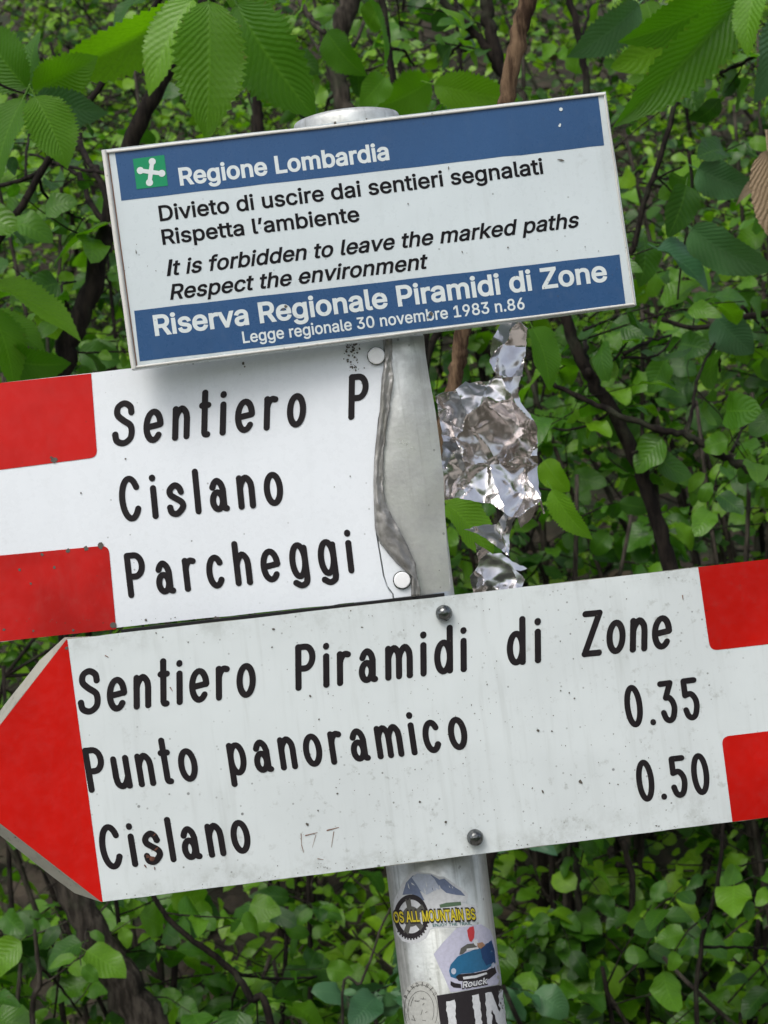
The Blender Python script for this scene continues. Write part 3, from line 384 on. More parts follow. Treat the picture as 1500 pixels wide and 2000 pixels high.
def glyph_mesh(ch, bold, cache={}):
    key = (ch, round(bold, 4))
    if key in cache: return cache[key]
    cons = []
    for sp in GLY[ch][1]:
        k = len(sp) // 6; pts = []
        P = [[v / 1000 for v in sp[6 * i:6 * i + 6]] for i in range(k)]
        for i in range(k):
            a, b_ = P[i], P[(i + 1) % k]
            p0, p1, p2, p3 = Vector(a[2:4]), Vector(a[4:6]), Vector(b_[0:2]), Vector(b_[2:4])
            straight = (p1 - p0).length < .002 and (p2 - p3).length < .002
            if (p3 - p0).length > .35 * 0 and abs((p1 - p0).cross(p3 - p0)) < 2e-5 and abs((p2 - p0).cross(p3 - p0)) < 2e-5: straight = True
            m_ = 1 if straight else 5
            for j in range(m_):
                t = j / m_; q = (1 - t) ** 3 * p0 + 3 * t * (1 - t) ** 2 * p1 + 3 * t * t * (1 - t) * p2 + t ** 3 * p3
                if not pts or (q - pts[-1]).length > 1e-3: pts.append(q)
        if (pts[0] - pts[-1]).length < 1e-3: pts.pop()
        if len(pts) > 2: cons.append(pts)
    sg = 1 if area2(max(cons, key=lambda c: abs(area2(c)))) > 0 else -1
    out = []
    for c in cons:
        n_ = len(c); o = []
        for i in range(n_):
            d1 = (c[i] - c[i - 1]).normalized(); d2 = (c[(i + 1) % n_] - c[i]).normalized()
            n1 = Vector((d1.y, -d1.x)) * sg; n2 = Vector((d2.y, -d2.x)) * sg; nn = n1 + n2
            if nn.length < .2: nn = n1
            nn.normalize(); o.append(c[i] + nn * bold / max(.55, nn.dot(n1)))
        out.append(o)
    pts = []; edges = []
    for c in out:
        n0 = len(pts); pts += c; edges += [(n0 + i, n0 + (i + 1) % len(c)) for i in range(len(c))]
    r = delaunay_2d_cdt(pts, edges, [], 0, 1e-6); V = [tuple(v) for v in r[0]]; Fc = []
    for f in r[2]:
        mx = sum(V[i][0] for i in f) / len(f); my = sum(V[i][1] for i in f) / len(f); w = 0
        for c in out:
            n_ = len(c)
            for i in range(n_):
                a, b_ = c[i], c[(i + 1) % n_]
                if (a.y > my) != (b_.y > my):
                    if mx < a.x + (my - a.y) / (b_.y - a.y) * (b_.x - a.x): w += 1 if b_.y > a.y else -1
        if w: Fc.append(list(f))
    cache[key] = (V, Fc); return cache[key]

def type2d(text, bold=0.0, shear=0.0, track=0.0):
    V, Fc = [], []; x = 0.0
    for ch in text:
        if ch == ' ': x += .20 + track; continue
        v, f = glyph_mesh(ch, bold); n0 = len(V)
        V += [(a + x, b_) for a, b_ in v]; Fc += [[i + n0 for i in g] for g in f]
        x += GLY[ch][0] / 1000 + track
    return V, Fc

CAP = .535
def put_text(name, text, p0, p1, cap, lean, surf, off, material, parent, bold=0.0, shear=0.0):
    V, Fc = type2d(text, bold, 0)
    x0 = min(v[0] for v in V); x1 = max(v[0] for v in V)
    p0, p1 = Vector(p0), Vector(p1); u = (p1 - p0) / (x1 - x0)
    a = math.radians(lean); up = Vector((-math.sin(a), -math.cos(a))) * cap / CAP
    up = up + u * (shear * (cap / CAP) / u.length)
    W3 = [surf(*(p0 + u * (x - x0) + up * y), off * .2) for x, y in V]
    return mesh_obj(name, W3, orient(W3, Fc), material, parent)

# ------------------------------------------------------------------ lettering: round-ended engraved strokes
def cat(pts, k=6):
    P = [Vector(p) for p in pts]; out = []
    for i in range(len(P) - 1):
        a = P[i - 1] if i else P[0] * 2 - P[1]; b_, c = P[i], P[i + 1]; d = P[i + 2] if i + 2 < len(P) else P[-1] * 2 - P[-2]
        for j in range(k):
            t = j / k
            out.append(tuple(.5 * ((2 * b_) + (c - a) * t + (2 * a - 5 * b_ + 4 * c - d) * t * t + (3 * b_ - a - 3 * c + d) * t ** 3)))
    out.append(tuple(P[-1])); return out

def arc(cx_, cy_, rx, ry, a0, a1, k=26):
    return [(cx_ + rx * math.cos(math.radians(a0 + (a1 - a0) * i / k)), cy_ + ry * math.sin(math.radians(a0 + (a1 - a0) * i / k))) for i in range(k + 1)]

h = .068; XT = .75 - h; TP = 1 - h
def glyph(c):
    if c == 'S':
        w = .48; return w, [cat([(w - h - .01, .72), (w - h - .04, .85), (w / 2, TP), (h + .04, .86), (h + .03, .70), (w / 2 - .02, .57), (w - h - .02, .43), (w - h, .22), (w - h - .07, .11), (w / 2 - .01, h), (h + .03, .13), (h - .01, .27)])]
    if c == 's':
        w = .41; return w, [cat([(w - h - .01, .53), (w - h - .05, .63), (w / 2, XT), (h + .03, .60), (h + .03, .49), (w / 2, .40), (w - h - .01, .30), (w - h, .19), (w / 2 + .01, h), (h + .03, .10), (h, .21)])]
    if c == 'e':
        w = .44; cy_ = .375; return w, [[(h + .03, cy_ - .02), (w - h - .005, cy_ + .02)], arc(w / 2, cy_, w / 2 - h, cy_ - h, 5, 318)]
    if c in 'oc0OC':
        big = c in '0C'; w = {'o': .42, 'c': .41, '0': .42, 'C': .49}[c]; H2 = .5 if big else .375
        if c in 'o0': return w, [arc(w / 2, H2, w / 2 - h, H2 - h, 0, 360, 36)]
        e0 = 33 if c == 'C' else 38
        p = arc(w / 2, H2, w / 2 - h, H2 - h, e0, 360 - e0, 34)
        return w, [p]
    if c in 'nhm':
        w = .60 if c == 'm' else .385; top = TP if c == 'h' else XT
        o = [[(h, top), (h, h)]]
        xs = [h, w - h] if c != 'm' else [h, w / 2, w - h]
        for a_, b_ in zip(xs, xs[1:]):
            g = b_ - a_
            o.append(cat([(a_, .46), (a_ + g * .14, .57), (a_ + g * .52, XT + .005), (b_ - g * .1, .59), (b_, .46)], 5) + [(b_, h)])
        return w, o
    if c == 'u':
        w = .40; return w, [[(h, XT), (h, .28)] + cat([(h, .28), (h + .03, .13), (w / 2 - .01, h), (w - h - .06, .14), (w - h, .27)], 5), [(w - h, XT), (w - h, h)]]
    if c == 'r':
        w = .31; return w, [[(h, XT), (h, h)], cat([(h, .50), (h + .03, .60), (h + .10, XT - .005), (w - h, XT - .02)], 5)]
    if c == 't':
        w = .27; return w, [[(w / 2 - .01, .97), (w / 2 - .01, .12)] + cat([(w / 2 - .01, .12), (w / 2 + .01, h), (w - h - .01, h - .005)], 3), [(h, .70), (w - h, .70)]]
    if c == 'i':
        w = .136; return w, [[(h, XT - .01), (h, h)], [(h, .90), (h, .885)]]
    if c == 'l':
        w = .136; return w, [[(h, TP), (h, h)]]
    if c == '.':
        w = .15; return w, [[(w / 2, h), (w / 2, h + .012)]]
    if c == 'a':
        w = .41; xs = w - h - .04
        return w, [cat([(h + .015, .55), (h + .05, .63), (w / 2 - .02, XT), (xs - .04, .61), (xs, .49)], 5) + [(xs, .13)] + cat([(xs, .13), (xs + .015, h + .01), (w - h + .01, h)], 3),
                   arc(w / 2 - .03, .25, w / 2 - .03 - h, .25 - h, 0, 360, 24)]
    if c == 'P':
        w = .44; return w, [[(h, h), (h, TP)], [(h, TP)] + arc(w / 2 - .01, .70, w / 2 + .01 - h, TP - .70, 90, -90, 16) + [(h, .468)]]
    if c == 'd':
        w = .41; return w, [arc(w / 2, .375, w / 2 - h, .375 - h, 0, 360, 30), [(w - h, .98), (w - h, h)]]
    if c == 'p':
        w = .41; return w, [arc(w / 2, .375, w / 2 - h, .375 - h, 0, 360, 30), [(h, XT), (h, -.17)]]
    if c == 'g':
        w = .43; return w, [arc(w / 2 - .01, .41, w / 2 - .01 - h, .41 - h, 0, 360, 30), [(w - h - .02, XT), (w - h - .01, 0)] + cat([(w - h - .01, 0), (w - h - .04, -.09), (w / 2, -.135), (h + .03, -.07)], 5)]
    if c == 'Z':
        w = .44; return w, [[(h, TP), (w - h, TP), (h, h), (w - h, h)]]
    if c == '5':
        w = .40; return w, [[(w - h, TP), (h + .02, TP), (h + .02, .60)], [(h + .02, .60)] + cat([(h + .02, .60), (w / 2 + .02, .62), (w - h - .02, .50), (w - h, .33), (w - h - .05, .13), (w / 2, h), (h + .05, .12), (h + .005, .26)], 5)]
    if c == '3':
        w = .40; return w, [[(h, TP), (w - h - .04, TP), (w / 2 - .04, .60)] + cat([(w / 2 - .04, .60), (w / 2 + .04, .59), (w - h - .02, .48), (w - h, .32), (w - h - .05, .13), (w / 2, h), (h + .05, .12), (h + .005, .26)], 5)]
    raise KeyError(c)

def stroke_word(word, p0, p1, cap, lean, surf, off, V, Fc, rnd):
    """p0: lower left of first letter, p1: lower right of last, in photo pixels"""
    gs = [glyph(c) for c in word]; tot = sum(g[0] for g in gs)
    p0, p1 = Vector(p0), Vector(p1); L = (p1 - p0).length / cap
    gap = (L - tot) / max(1, len(gs) - 1); u = (p1 - p0).normalized() * cap
    a = math.radians(lean); up = Vector((-math.sin(a), -math.cos(a))) * cap
    x = 0.0; hw = h * 1.0; k_ = 0
    for w, strokes in gs:
        for st in strokes:
            k_ += 1; o_ = off + .00004 * (k_ % 5)
            pts = [Vector(p) for p in st]
            q = [pts[0]]
            for p in pts[1:]:
                if (p - q[-1]).length > 1e-4: q.append(p)
            pts = q; closed = len(pts) > 8 and (pts[0] - pts[-1]).length < 1e-3
            n0 = len(V); n_ = len(pts); ring = []
            T = []
            for i in range(n_):
                if closed: d = pts[(i + 1) % (n_ - 1)] - pts[(i - 1) % (n_ - 1)]
                else: d = pts[min(i + 1, n_ - 1)] - pts[max(i - 1, 0)]
                T.append(d.normalized())
            def add(p): V.append(surf(*(p0 + u * (x + p.x) + up * p.y), o_)); return len(V) - 1
            rows = []
            for i, p in enumerate(pts):
                nn = Vector((-T[i].y, T[i].x)); sc_ = 1.0
                if 0 < i < n_ - 1 and not closed:
                    c_ = (pts[i] - pts[i - 1]).normalized().dot((pts[i + 1] - pts[i]).normalized()); 
                    if c_ < .5: # sharp corner: join with a disc
                        rows.append(None); continue
                rows.append((add(p + nn * hw), add(p - nn * hw)))
            # straight pieces with corners: emit per segment
            for i in range(n_ - 1):
                if rows[i] and rows[i + 1]: Fc.append([rows[i][0], rows[i + 1][0], rows[i + 1][1], rows[i][1]])
                else:
                    d = (pts[i + 1] - pts[i]).normalized(); nn = Vector((-d.y, d.x))
                    ids = [add(pts[i] + nn * hw), add(pts[i + 1] + nn * hw), add(pts[i + 1] - nn * hw), add(pts[i] - nn * hw)]; Fc.append(ids)
                    o_ += .00001
            caps = [] if closed else [pts[0], pts[-1]]
            caps += [pts[i] for i in range(n_) if rows[i] is None]
            for p in caps:
                o_ += .00001
                r_ = hw * rnd.uniform(.97, 1.06)
                Fc.append([add(p + Vector((math.cos(2 * math.pi * j / 14), math.sin(2 * math.pi * j / 14))) * r_) for j in range(14)])
        x += w + gap

def strokes(name, words, surf, off, material, parent, seed=1):
    for w in words: strokes1(name, [w], surf, off * .35, material, parent, seed)

def strokes1(name, words, surf, off, material, parent, seed=1):
    V, Fc = [], []; rnd = random.Random(seed)
    for w in words: stroke_word(*w, surf, off, V, Fc, rnd)
    return mesh_obj(name, V, orient(V, Fc), material, parent)

def lathe_disc(name, c, r, dome, rim, material, parent, sides=20, flat=False, seed=0, prof=None):
    """a bolt or rivet head facing the camera side (-y)"""
    rnd = random.Random(seed); V = []; Fc = []
    prof = prof or [(1.0, 0), (1.0, rim), (.93, rim + dome * .35), (.7, rim + dome * .8), (.35, rim + dome), (0, rim + dome)]
    for pr, py in prof[:-1]:
        for j in range(sides):
            a = 2 * math.pi * j / sides; k = r * pr * (1 + rnd.uniform(-.02, .02))
            V.append(c + Vector((math.cos(a) * k, -py, math.sin(a) * k)))
    V.append(c + Vector((0, -prof[-1][1], 0)))
    for i in range(len(prof) - 2):
        for j in range(sides): Fc.append([i * sides + j, i * sides + (j + 1) % sides, (i + 1) * sides + (j + 1) % sides, (i + 1) * sides + j])
    b0 = (len(prof) - 2) * sides
    for j in range(sides): Fc.append([b0 + j, b0 + (j + 1) % sides, len(V) - 1])
    return mesh_obj(name, V, Fc, material, parent, smooth=not flat)

# ------------------------------------------------------------------ ground
V, Fc = [], []
xs = [-120, -60, -30, -15, -8] + [-5 + .25 * i for i in range(41)] + [8, 15, 30, 60, 120]
ys = [-120, -60, -30, -15, -8, -5, -3] + [-2 + .25 * i for i in range(49)] + [11, 12, 16, 25, 50, 100, 160]
for y in ys:
    for x in xs: V.append((x, y, gz(x, y)))
nx = len(xs)
for j in range(len(ys) - 1):
    for i in range(nx - 1): Fc.append([j * nx + i, j * nx + i + 1, (j + 1) * nx + i + 1, (j + 1) * nx + i])
ground = mesh_obj('ground', V, Fc, M['soil'], None, smooth=True); ground['kind'] = 'structure'

V, Fc = [], []
for i in range(41):
    x = -20 + i
    for j in range(9):
        y = -3.0 + j * .38 + .12 * math.sin(x * .8 + j); V.append((x, y, gz(x, y) + .02))
for i in range(40):
    for j in range(8): Fc.append([i * 9 + j, i * 9 + 9 + j, i * 9 + 10 + j, i * 9 + 1 + j])
pm, n, l, b = mat('pale_bounce_gravel'); c0 = coords(n, l); f = nz(n, l, c0, 30, 6, .7)
l.new(mixc(n, l, ramp(n, l, f, .35, .65), (.42, .40, .36), (.22, .20, .17)), b.inputs['Base Color']); b.inputs['Roughness'].default_value = .95
bounce_path = mesh_obj('bounce_path', V, Fc, pm, None, smooth=True); bounce_path['kind'] = 'structure'  # unseen pale path added to bounce light up at the foil

# ------------------------------------------------------------------ pole
pole = thing('sign_pole', 'round weathered aluminium pole carrying the three trail signs, stickers on it below them', 'pole', (POLE_X, 0, 0))
def tube(pts, rads, sides=8, rn=0.0, seed=0, cap=True):
    P = [Vector(p) for p in pts]; V = []; Fc = []; rnd = random.Random(seed)
    ref = Vector((.3, 1, .1)).normalized()
    for i, p in enumerate(P):
        t = (P[min(i + 1, len(P) - 1)] - P[max(i - 1, 0)]).normalized()
        a = t.cross(ref); a = a.normalized() if a.length > 1e-4 else Vector((1, 0, 0)); b_ = t.cross(a)
        for j in range(sides):
            th = 2 * math.pi * j / sides; r = rads[i] * (1 + rn * rnd.uniform(-1, 1))
            V.append(p + (a * math.cos(th) + b_ * math.sin(th)) * r)
    for i in range(len(P) - 1):
        for j in range(sides): Fc.append([i * sides + j, i * sides + (j + 1) % sides, (i + 1) * sides + (j + 1) % sides, (i + 1) * sides + j])
    if cap: Fc += [list(range(sides))[::-1], [(len(P) - 1) * sides + j for j in range(sides)]]
    return V, Fc
ztop = H + ray(667, 214)[1] * (D - POLE_R)
V, Fc = tube([(POLE_X, 0, -.1), (POLE_X, 0, .6), (POLE_X, 0, 1.2), (POLE_X, 0, ztop - .004)], [POLE_R] * 4, 64)
mesh_obj('pole_shaft', V, Fc, M['pole'], pole, smooth=True)
V = []; Fc = []; prof = [(POLE_R + .0012, ztop - .022), (POLE_R + .0022, ztop - .021), (POLE_R + .0022, ztop - .003), (POLE_R + .0012, ztop), (POLE_R - .002, ztop + .001), (POLE_R - .014, ztop + .002), (.002, ztop + .0025)]
for r, z in prof:
    for j in range(64): V.append((POLE_X + r * math.cos(j * math.pi / 32), r * math.sin(j * math.pi / 32), z))
for i in range(len(prof) - 1):
    for j in range(64): Fc.append([i * 64 + j, i * 64 + (j + 1) % 64, (i + 1) * 64 + (j + 1) % 64, (i + 1) * 64 + j])
Fc.append([(len(prof) - 1) * 64 + j for j in range(64)])
mesh_obj('pole_cap', V, Fc, M['pole'], pole, smooth=True)

# ---- stickers (coordinates measured on the enlarged photo: 5x, origin 720,1620)
Q = lambda x, y: (720 + x / 5, 1620 + y / 5)
def SC(name, col, rough=.4): return simple(name, col, rough, vary=.12, sc=500)
K = dict(white=SC('sticker_white', (.62, .64, .66)), slate=SC('sticker_slate', (.16, .20, .31)), pale=SC('sticker_pale_blue', (.45, .50, .60)),
         black=SC('sticker_black', (.02, .016, .02)), yellow=SC('sticker_yellow', (.62, .52, .03)), teal=SC('sticker_teal', (.05, .16, .15)),
         lav=SC('sticker_lavender', (.50, .50, .62)), car=SC('sticker_blue', (.02, .13, .26)), car2=SC('sticker_dark_blue', (.012, .05, .15)),
         red=SC('sticker_red', (.50, .04, .05)), tan=SC('sticker_tan', (.35, .20, .12)), clear=SC('sticker_worn_grey', (.46, .47, .44), .5),
         ink=SC('sticker_ink', (.10, .10, .09)), green=SC('sticker_green', (.10, .17, .10)))
def patch(name, pts, off, mk, parent, step=9): return sheet(name, [Q(*p) for p in pts], cyl, off, K[mk], parent, step=step)
def ell(cx_, cy_, rx, ry, k=22, a0=0, a1=360, rot=0):
    c_, s_ = math.cos(math.radians(rot)), math.sin(math.radians(rot)); o = []
    for i in range(k):
        a = math.radians(a0 + (a1 - a0) * i / (k if a1 - a0 == 360 else k - 1)); X, Y = rx * math.cos(a), ry * math.sin(a)
        o.append((cx_ + X * c_ - Y * s_, cy_ + X * s_ + Y * c_))
    return o
def ring(cx_, cy_, rx, ry, rx2, ry2, a0, a1, k=16): return ell(cx_, cy_, rx, ry, k, a0, a1) + ell(cx_, cy_, rx2, ry2, k, a0, a1)[::-1]

st = patch('sticker', [(240, 790), (252, 680), (290, 610), (335, 510), (395, 440), (440, 412), (520, 418), (600, 424), (690, 462), (735, 458), (830, 525), (905, 570), (975, 638), (955, 705), (905, 722), (1050, 738), (1076, 800), (1062, 872), (1010, 900), (1000, 948), (640, 965), (600, 980), (560, 1060), (500, 1100), (420, 1118), (330, 1090), (280, 1030), (250, 900)], .0004, 'white', pole)
st['label'] = 'mountain and chainring sticker with yellow lettering'
patch('mountain_print', [(330, 640), (365, 520), (430, 450), (500, 455), (540, 520), (610, 440), (690, 490), (740, 480), (820, 550), (900, 600), (945, 650), (860, 640), (760, 620), (700, 570), (640, 590), (560, 620), (500, 600), (545, 690), (500, 700), (420, 630)], .0006, 'slate', st)
patch('snow_print', [(420, 470), (470, 430), (600, 440), (640, 480), (700, 580), (640, 600), (560, 640), (500, 590), (470, 540)], .0008, 'pale', st)
rnd = random.Random(8)
for i in range(16):
    x, y = rnd.uniform(370, 860), rnd.uniform(490, 600); w_, h_ = rnd.uniform(10, 40), rnd.uniform(20, 70)
    patch('snow_print', [(x, y), (x + w_ * .5, y + h_ * .3), (x + w_, y + h_), (x + w_ * .3, y + h_ * .7)], .00085 + i * .00001, 'white' if i % 3 else 'slate', st)
patch('meadow_print', [(690, 735), (760, 715), (900, 705), (905, 740), (700, 765)], .0008, 'green', st)
for a0 in (0, 90, 180, 270): patch('chainring_print', ring(415, 850, 168, 215, 128, 165, a0, a0 + 90), .0007, 'black', st)
patch('chainring_hub_print', ell(415, 850, 88, 100), .0009, 'ink', st)
for a in (40, 112, 184, 256, 328):
    c_, s_ = math.cos(math.radians(a)), math.sin(math.radians(a))
    patch('spoke_print', [(415 + c_ * 60 - s_ * 22, 850 + s_ * 75 + c_ * 25), (415 + c_ * 140 - s_ * 26, 850 + s_ * 180 + c_ * 30), (415 + c_ * 140 + s_ * 26, 850 + s_ * 180 - c_ * 30), (415 + c_ * 60 + s_ * 22, 850 + s_ * 75 - c_ * 25)], .0008, 'ink', st)
for i in range(14):
    a = math.radians(15 + i * 9.5); patch('tooth_print', [(415 + 172 * math.cos(a) + d[0], 850 + 220 * math.sin(a) + d[1]) for d in ((-8, -8), (8, -6), (7, 12), (-7, 10))], .0006, 'black', st)
put_text('lettering_outline', 'OS ALL MOUNTAIN BS', Q(243, 915), Q(1055, 884), 24, 8, cyl, .0021, K['black'], st, bold=.06)
put_text('lettering', 'OS ALL MOUNTAIN BS', Q(250, 908), Q(1048, 876), 21, 8, cyl, .0026, K['yellow'], st, bold=.022)
put_text('lettering', 'ENJOY THE TRAIL', Q(628, 950), Q(1005, 930), 6, 8, cyl, .0021, K['teal'], st, bold=.012)

st = patch('sticker', [(635, 1218), (720, 1110), (860, 962), (1020, 935), (1100, 925), (1190, 985), (1222, 1080), (1250, 1220), (1285, 1360), (1300, 1505), (1050, 1555), (800, 1592), (740, 1450), (680, 1320)], .0005, 'lav', pole)
st['label'] = 'lavender sticker with a blue cartoon car'
patch('car_body_print', [(785, 1380), (800, 1320), (870, 1240), (960, 1200), (1100, 1150), (1200, 1080), (1230, 1180), (1240, 1300), (1150, 1370), (1020, 1400), (900, 1410), (860, 1460), (800, 1440)], .0007, 'car', st)
patch('car_shade_print', [(1090, 1160), (1200, 1085), (1230, 1180), (1240, 1290), (1150, 1330), (1110, 1260)], .0009, 'car2', st)
patch('car_windscreen_print', [(885, 1225), (900, 1160), (960, 1120), (1040, 1110), (1060, 1150), (960, 1180), (920, 1215)], .0009, 'ink', st)
patch('car_roof_print', [(955, 1185), (960, 1165), (1060, 1150), (1080, 1165)], .0011, 'white', st)
patch('car_grille_print', [(850, 1440), (880, 1415), (1040, 1400), (1160, 1375), (1230, 1330), (1250, 1400), (1180, 1460), (1040, 1480), (880, 1480)], .0009, 'black', st)
patch('car_bumper_print', [(920, 1440), (1040, 1425), (1150, 1395), (1160, 1412), (1050, 1450), (925, 1465)], .0011, 'white', st)
patch('car_headlight_print', ell(830, 1385, 24, 30), .0011, 'pale', st)
patch('car_headlight_print', ell(1215, 1330, 16, 24), .0011, 'pale', st)
patch('car_lower_print', [(800, 1480), (840, 1500), (900, 1510), (905, 1550), (830, 1545), (800, 1520)], .0009, 'black', st)
patch('red_cap_print', [(962, 985), (985, 955), (1025, 945), (1035, 1000), (1030, 1060), (1005, 1100), (985, 1090), (970, 1040)], .0007, 'red', st)
patch('driver_print', [(1060, 1110), (1110, 1100), (1140, 1130), (1095, 1165), (1065, 1150)], .0011, 'tan', st)
patch('sleeve_print', [(1020, 1080), (1060, 1070), (1075, 1120), (1050, 1140), (1030, 1120)], .0010, 'white', st)
put_text('lettering_outline', 'Rouck', Q(912, 1553), Q(1168, 1508), 14, 6, cyl, .0024, K['black'], st, bold=.07, shear=.2)
put_text('lettering', 'Rouck', Q(918, 1548), Q(1160, 1503), 12, 6, cyl, .0028, K['white'], st, bold=.02, shear=.2)

st = patch('sticker', ell(510, 1765, 195, 285, 40), .0004, 'clear', pole)
st['label'] = 'worn grey round sticker with faded lettering'
for i, ch in enumerate('PANDINIC'):
    a = math.radians(212 + i * 15.5); cx_, cy_ = 510 + 152 * math.cos(a), 1765 + 235 * math.sin(a)
    p_ = Vector((cx_, cy_)); d = Vector((-152 * math.sin(a), 235 * math.cos(a))).normalized()
    w_ = 11 if ch != 'I' else 4
    pa, pb = p_ - d * w_, p_ + d * w_; lean = -math.degrees(math.atan2(d.y, d.x))
    if ch == 'C': ch = 'O'
    put_text('lettering', ch, Q(*pa), Q(*pb), 8, lean, cyl, .0012, K['ink'], st, bold=.01)
for rr in ((130, 190), (165, 250)):
    for a0 in range(150, 390, 60): patch('ring_print', ring(510, 1765, rr[0], rr[1], rr[0] - 4, rr[1] - 5, a0, a0 + 60, 8), .0006, 'ink', st)
rnd = random.Random(5)
for i in range(12):
    x, y = rnd.uniform(420, 560), rnd.uniform(1620, 1880); a = rnd.uniform(0, 360); L = rnd.uniform(20, 55)
    c_, s_ = math.cos(math.radians(a)), math.sin(math.radians(a))
    patch('sketch_line_print', [(x, y), (x + c_ * L, y + s_ * L), (x + c_ * L - s_ * 5, y + s_ * L + c_ * 5), (x - s_ * 5, y + c_ * 5)], .0006 + i * .00002, 'ink', st)

st = patch('sticker', [(665, 1622), (900, 1585), (1312, 1512), (1345, 1640), (1375, 1800), (1410, 2060), (725, 2150), (700, 1900)], .0008, 'black', pole)
st['label'] = 'black sticker with large jagged white letters'
def jag(pts, s): return nick(pts, 5, 28, s)
patch('lettering', jag([(758, 1680), (838, 1662), (852, 1800), (872, 1960), (960, 1945), (968, 2010), (790, 2040), (776, 1850)], 1), .0011, 'white', st)
patch('lettering', jag([(1008, 1622), (1075, 1606), (1092, 1760), (1112, 1930), (1120, 2000), (1050, 2010), (1032, 1800)], 2), .0011, 'white', st)
patch('lettering', jag([(1138, 1600), (1200, 1588), (1240, 1690), (1275, 1780), (1268, 1575), (1312, 1568), (1335, 1800), (1350, 1960), (1290, 1975), (1240, 1850), (1205, 1760), (1220, 1990), (1160, 2000), (1148, 1790)], 3), .0011, 'white', st)
for i, (x, y, r) in enumerate(((905, 1500, 0),)): pass

# ------------------------------------------------------------------ regional notice sign (top)
P1 = plane(-.053, .108)
c1 = tuple(P1(720, 460))
sign1 = thing('notice_sign', 'blue and white reserve notice board, topmost on the pole, with rules in Italian and English', 'sign', c1)
outer = nick([(198, 293), (700, 234.5), (1183, 179), (1213, 390), (1243, 596), (760, 659), (257, 722), (228, 510)], .5, 60, 3)
slab('panel', outer, P1, 0, .009, M['white1'], sign1)
sheet('blue_band', nick([(224, 296), (1168, 187), (1180, 284), (237, 392)], .35, 40, 4), P1, .0003, M['blue'], sign1)
sheet('blue_band', nick([(262, 607), (1210, 497), (1222, 595), (273, 706)], .35, 40, 5), P1, .0003, M['blue'], sign1)
# folded lips round the edge
def lip(a, b_, w, off, nm='folded_edge', n0=14, seed=1):
    rnd = random.Random(seed); a, b_ = Vector(a), Vector(b_); d = (b_ - a).normalized(); nn = Vector((-d.y, d.x)) * w; V = []; Fc = []
    for i in range(n0 + 1):
        p = a.lerp(b_, i / n0) + nn.normalized() * rnd.gauss(0, .35)
        for t, o_ in ((0, .0003), (.12, off * .8), (.5, off), (.88, off * .8), (1, .0003)): V.append(P1(*(p + nn * t), o_))
    for i in range(n0):
        for j in range(4): Fc.append([i * 5 + j, i * 5 + j + 1, i * 5 + 6 + j, i * 5 + 5 + j])
    return mesh_obj(nm, V, orient(V, Fc), M['rim'], sign1, smooth=True)
lip((256, 721), (198, 294), 10, .0022, seed=2)
lip((200, 294.5), (1182, 180.5), 6, .0014, seed=3)
lip((1241, 596), (258, 720.5), 5, .0012, seed=4)
lip((1182, 181), (1241, 595), 4, .0012, seed=5)
sheet('edge_groove', [(209, 294), (211.5, 294), (269, 718), (266.5, 718)], P1, .0004, M['scratch'], sign1)
# emblem
em = sheet('emblem', [(259.5, 310.5), (320.5, 302.5), (328, 362.5), (267, 369.5)], P1, .0009, M['green'], sign1)
V, Fc = [], []
def disc(px, py, r, off, k=18, surf=P1):
    i0 = len(V); V.extend(surf(px + r * math.cos(2 * math.pi * j / k), py + r * math.sin(2 * math.pi * j / k), off * .35) for j in range(k)); Fc.append(list(range(i0, i0 + k)))
def quad(a, b_, wa, wb, off, surf=P1):
    a, b_ = Vector(a), Vector(b_); d = (b_ - a).normalized(); nn = Vector((-d.y, d.x)); i0 = len(V)
    for p in (a + nn * wa, b_ + nn * wb, b_ - nn * wb, a - nn * wa): V.append(surf(*p, off * .35))
    Fc.append([i0, i0 + 1, i0 + 2, i0 + 3])
cc = (294.5, 336)
for k, pt in enumerate(((297.3, 315.5), (274, 333), (316, 338.5), (292, 356.5))):
    disc(*pt, 6.9, .0012 + k * .00003); quad(cc, pt, 4.4, 3.9, .0013 + k * .00003)
disc(*cc, 6.2, .0015)
mesh_obj('four_petal_mark', V, orient(V, Fc), M['letterwhite'], em)
T1 = lambda txt, p0, p1, cap, mt, bold=.012, shear=0: put_text('lettering', txt, p0, p1, cap, 7.9, P1, .0010, M[mt], sign1, bold=bold * 1.1, shear=shear)
T1('Regione Lombardia', (352, 361.5), (761, 311), 34, 'letterwhite', .021)
T1('Divieto di uscire dai sentieri segnalati', (312.5, 431.5), (1062, 338.5), 30.5, 'black', .0145)
T1('Rispetta l’ambiente', (318, 477.5), (703, 431.5), 30, 'black', .0145)
T1('It is forbidden to leave the marked paths', (326, 538.5), (1129, 443), 30, 'black', .0145, .27)
T1('Respect the environment', (332.5, 585), (833, 524), 30, 'black', .0145, .27)
T1('Riserva Regionale Piramidi di Zone', (303, 655), (1187, 548), 40, 'letterwhite', .020)
T1('Legge regionale 30 novembre 1983 n.86', (475, 670), (1025.5, 603), 23, 'letterwhite', .013)
V, Fc = [], []
disc(1095.5, 213.5, 3.6, .0012); disc(1093, 245.5, 2.4, .0012); disc(1094.2, 242.5, 1.6, .00125)
mesh_obj('paint_mark', V, orient(V, Fc), M['letterwhite'], sign1)
V, Fc = [], []; rnd = random.Random(7)
def blob(px, py, r, off, surf, k=9, el=1.0, rot=0):
    i0 = len(V)
    for j in range(k):
        a = 2 * math.pi * j / k; rr = r * rnd.uniform(.6, 1.15); X, Y = rr * math.cos(a) * el, rr * math.sin(a)
        V.append(surf(px + X * math.cos(rot) - Y * math.sin(rot), py + X * math.sin(rot) + Y * math.cos(rot), off * .35))
    Fc.append(list(range(i0, i0 + k)))
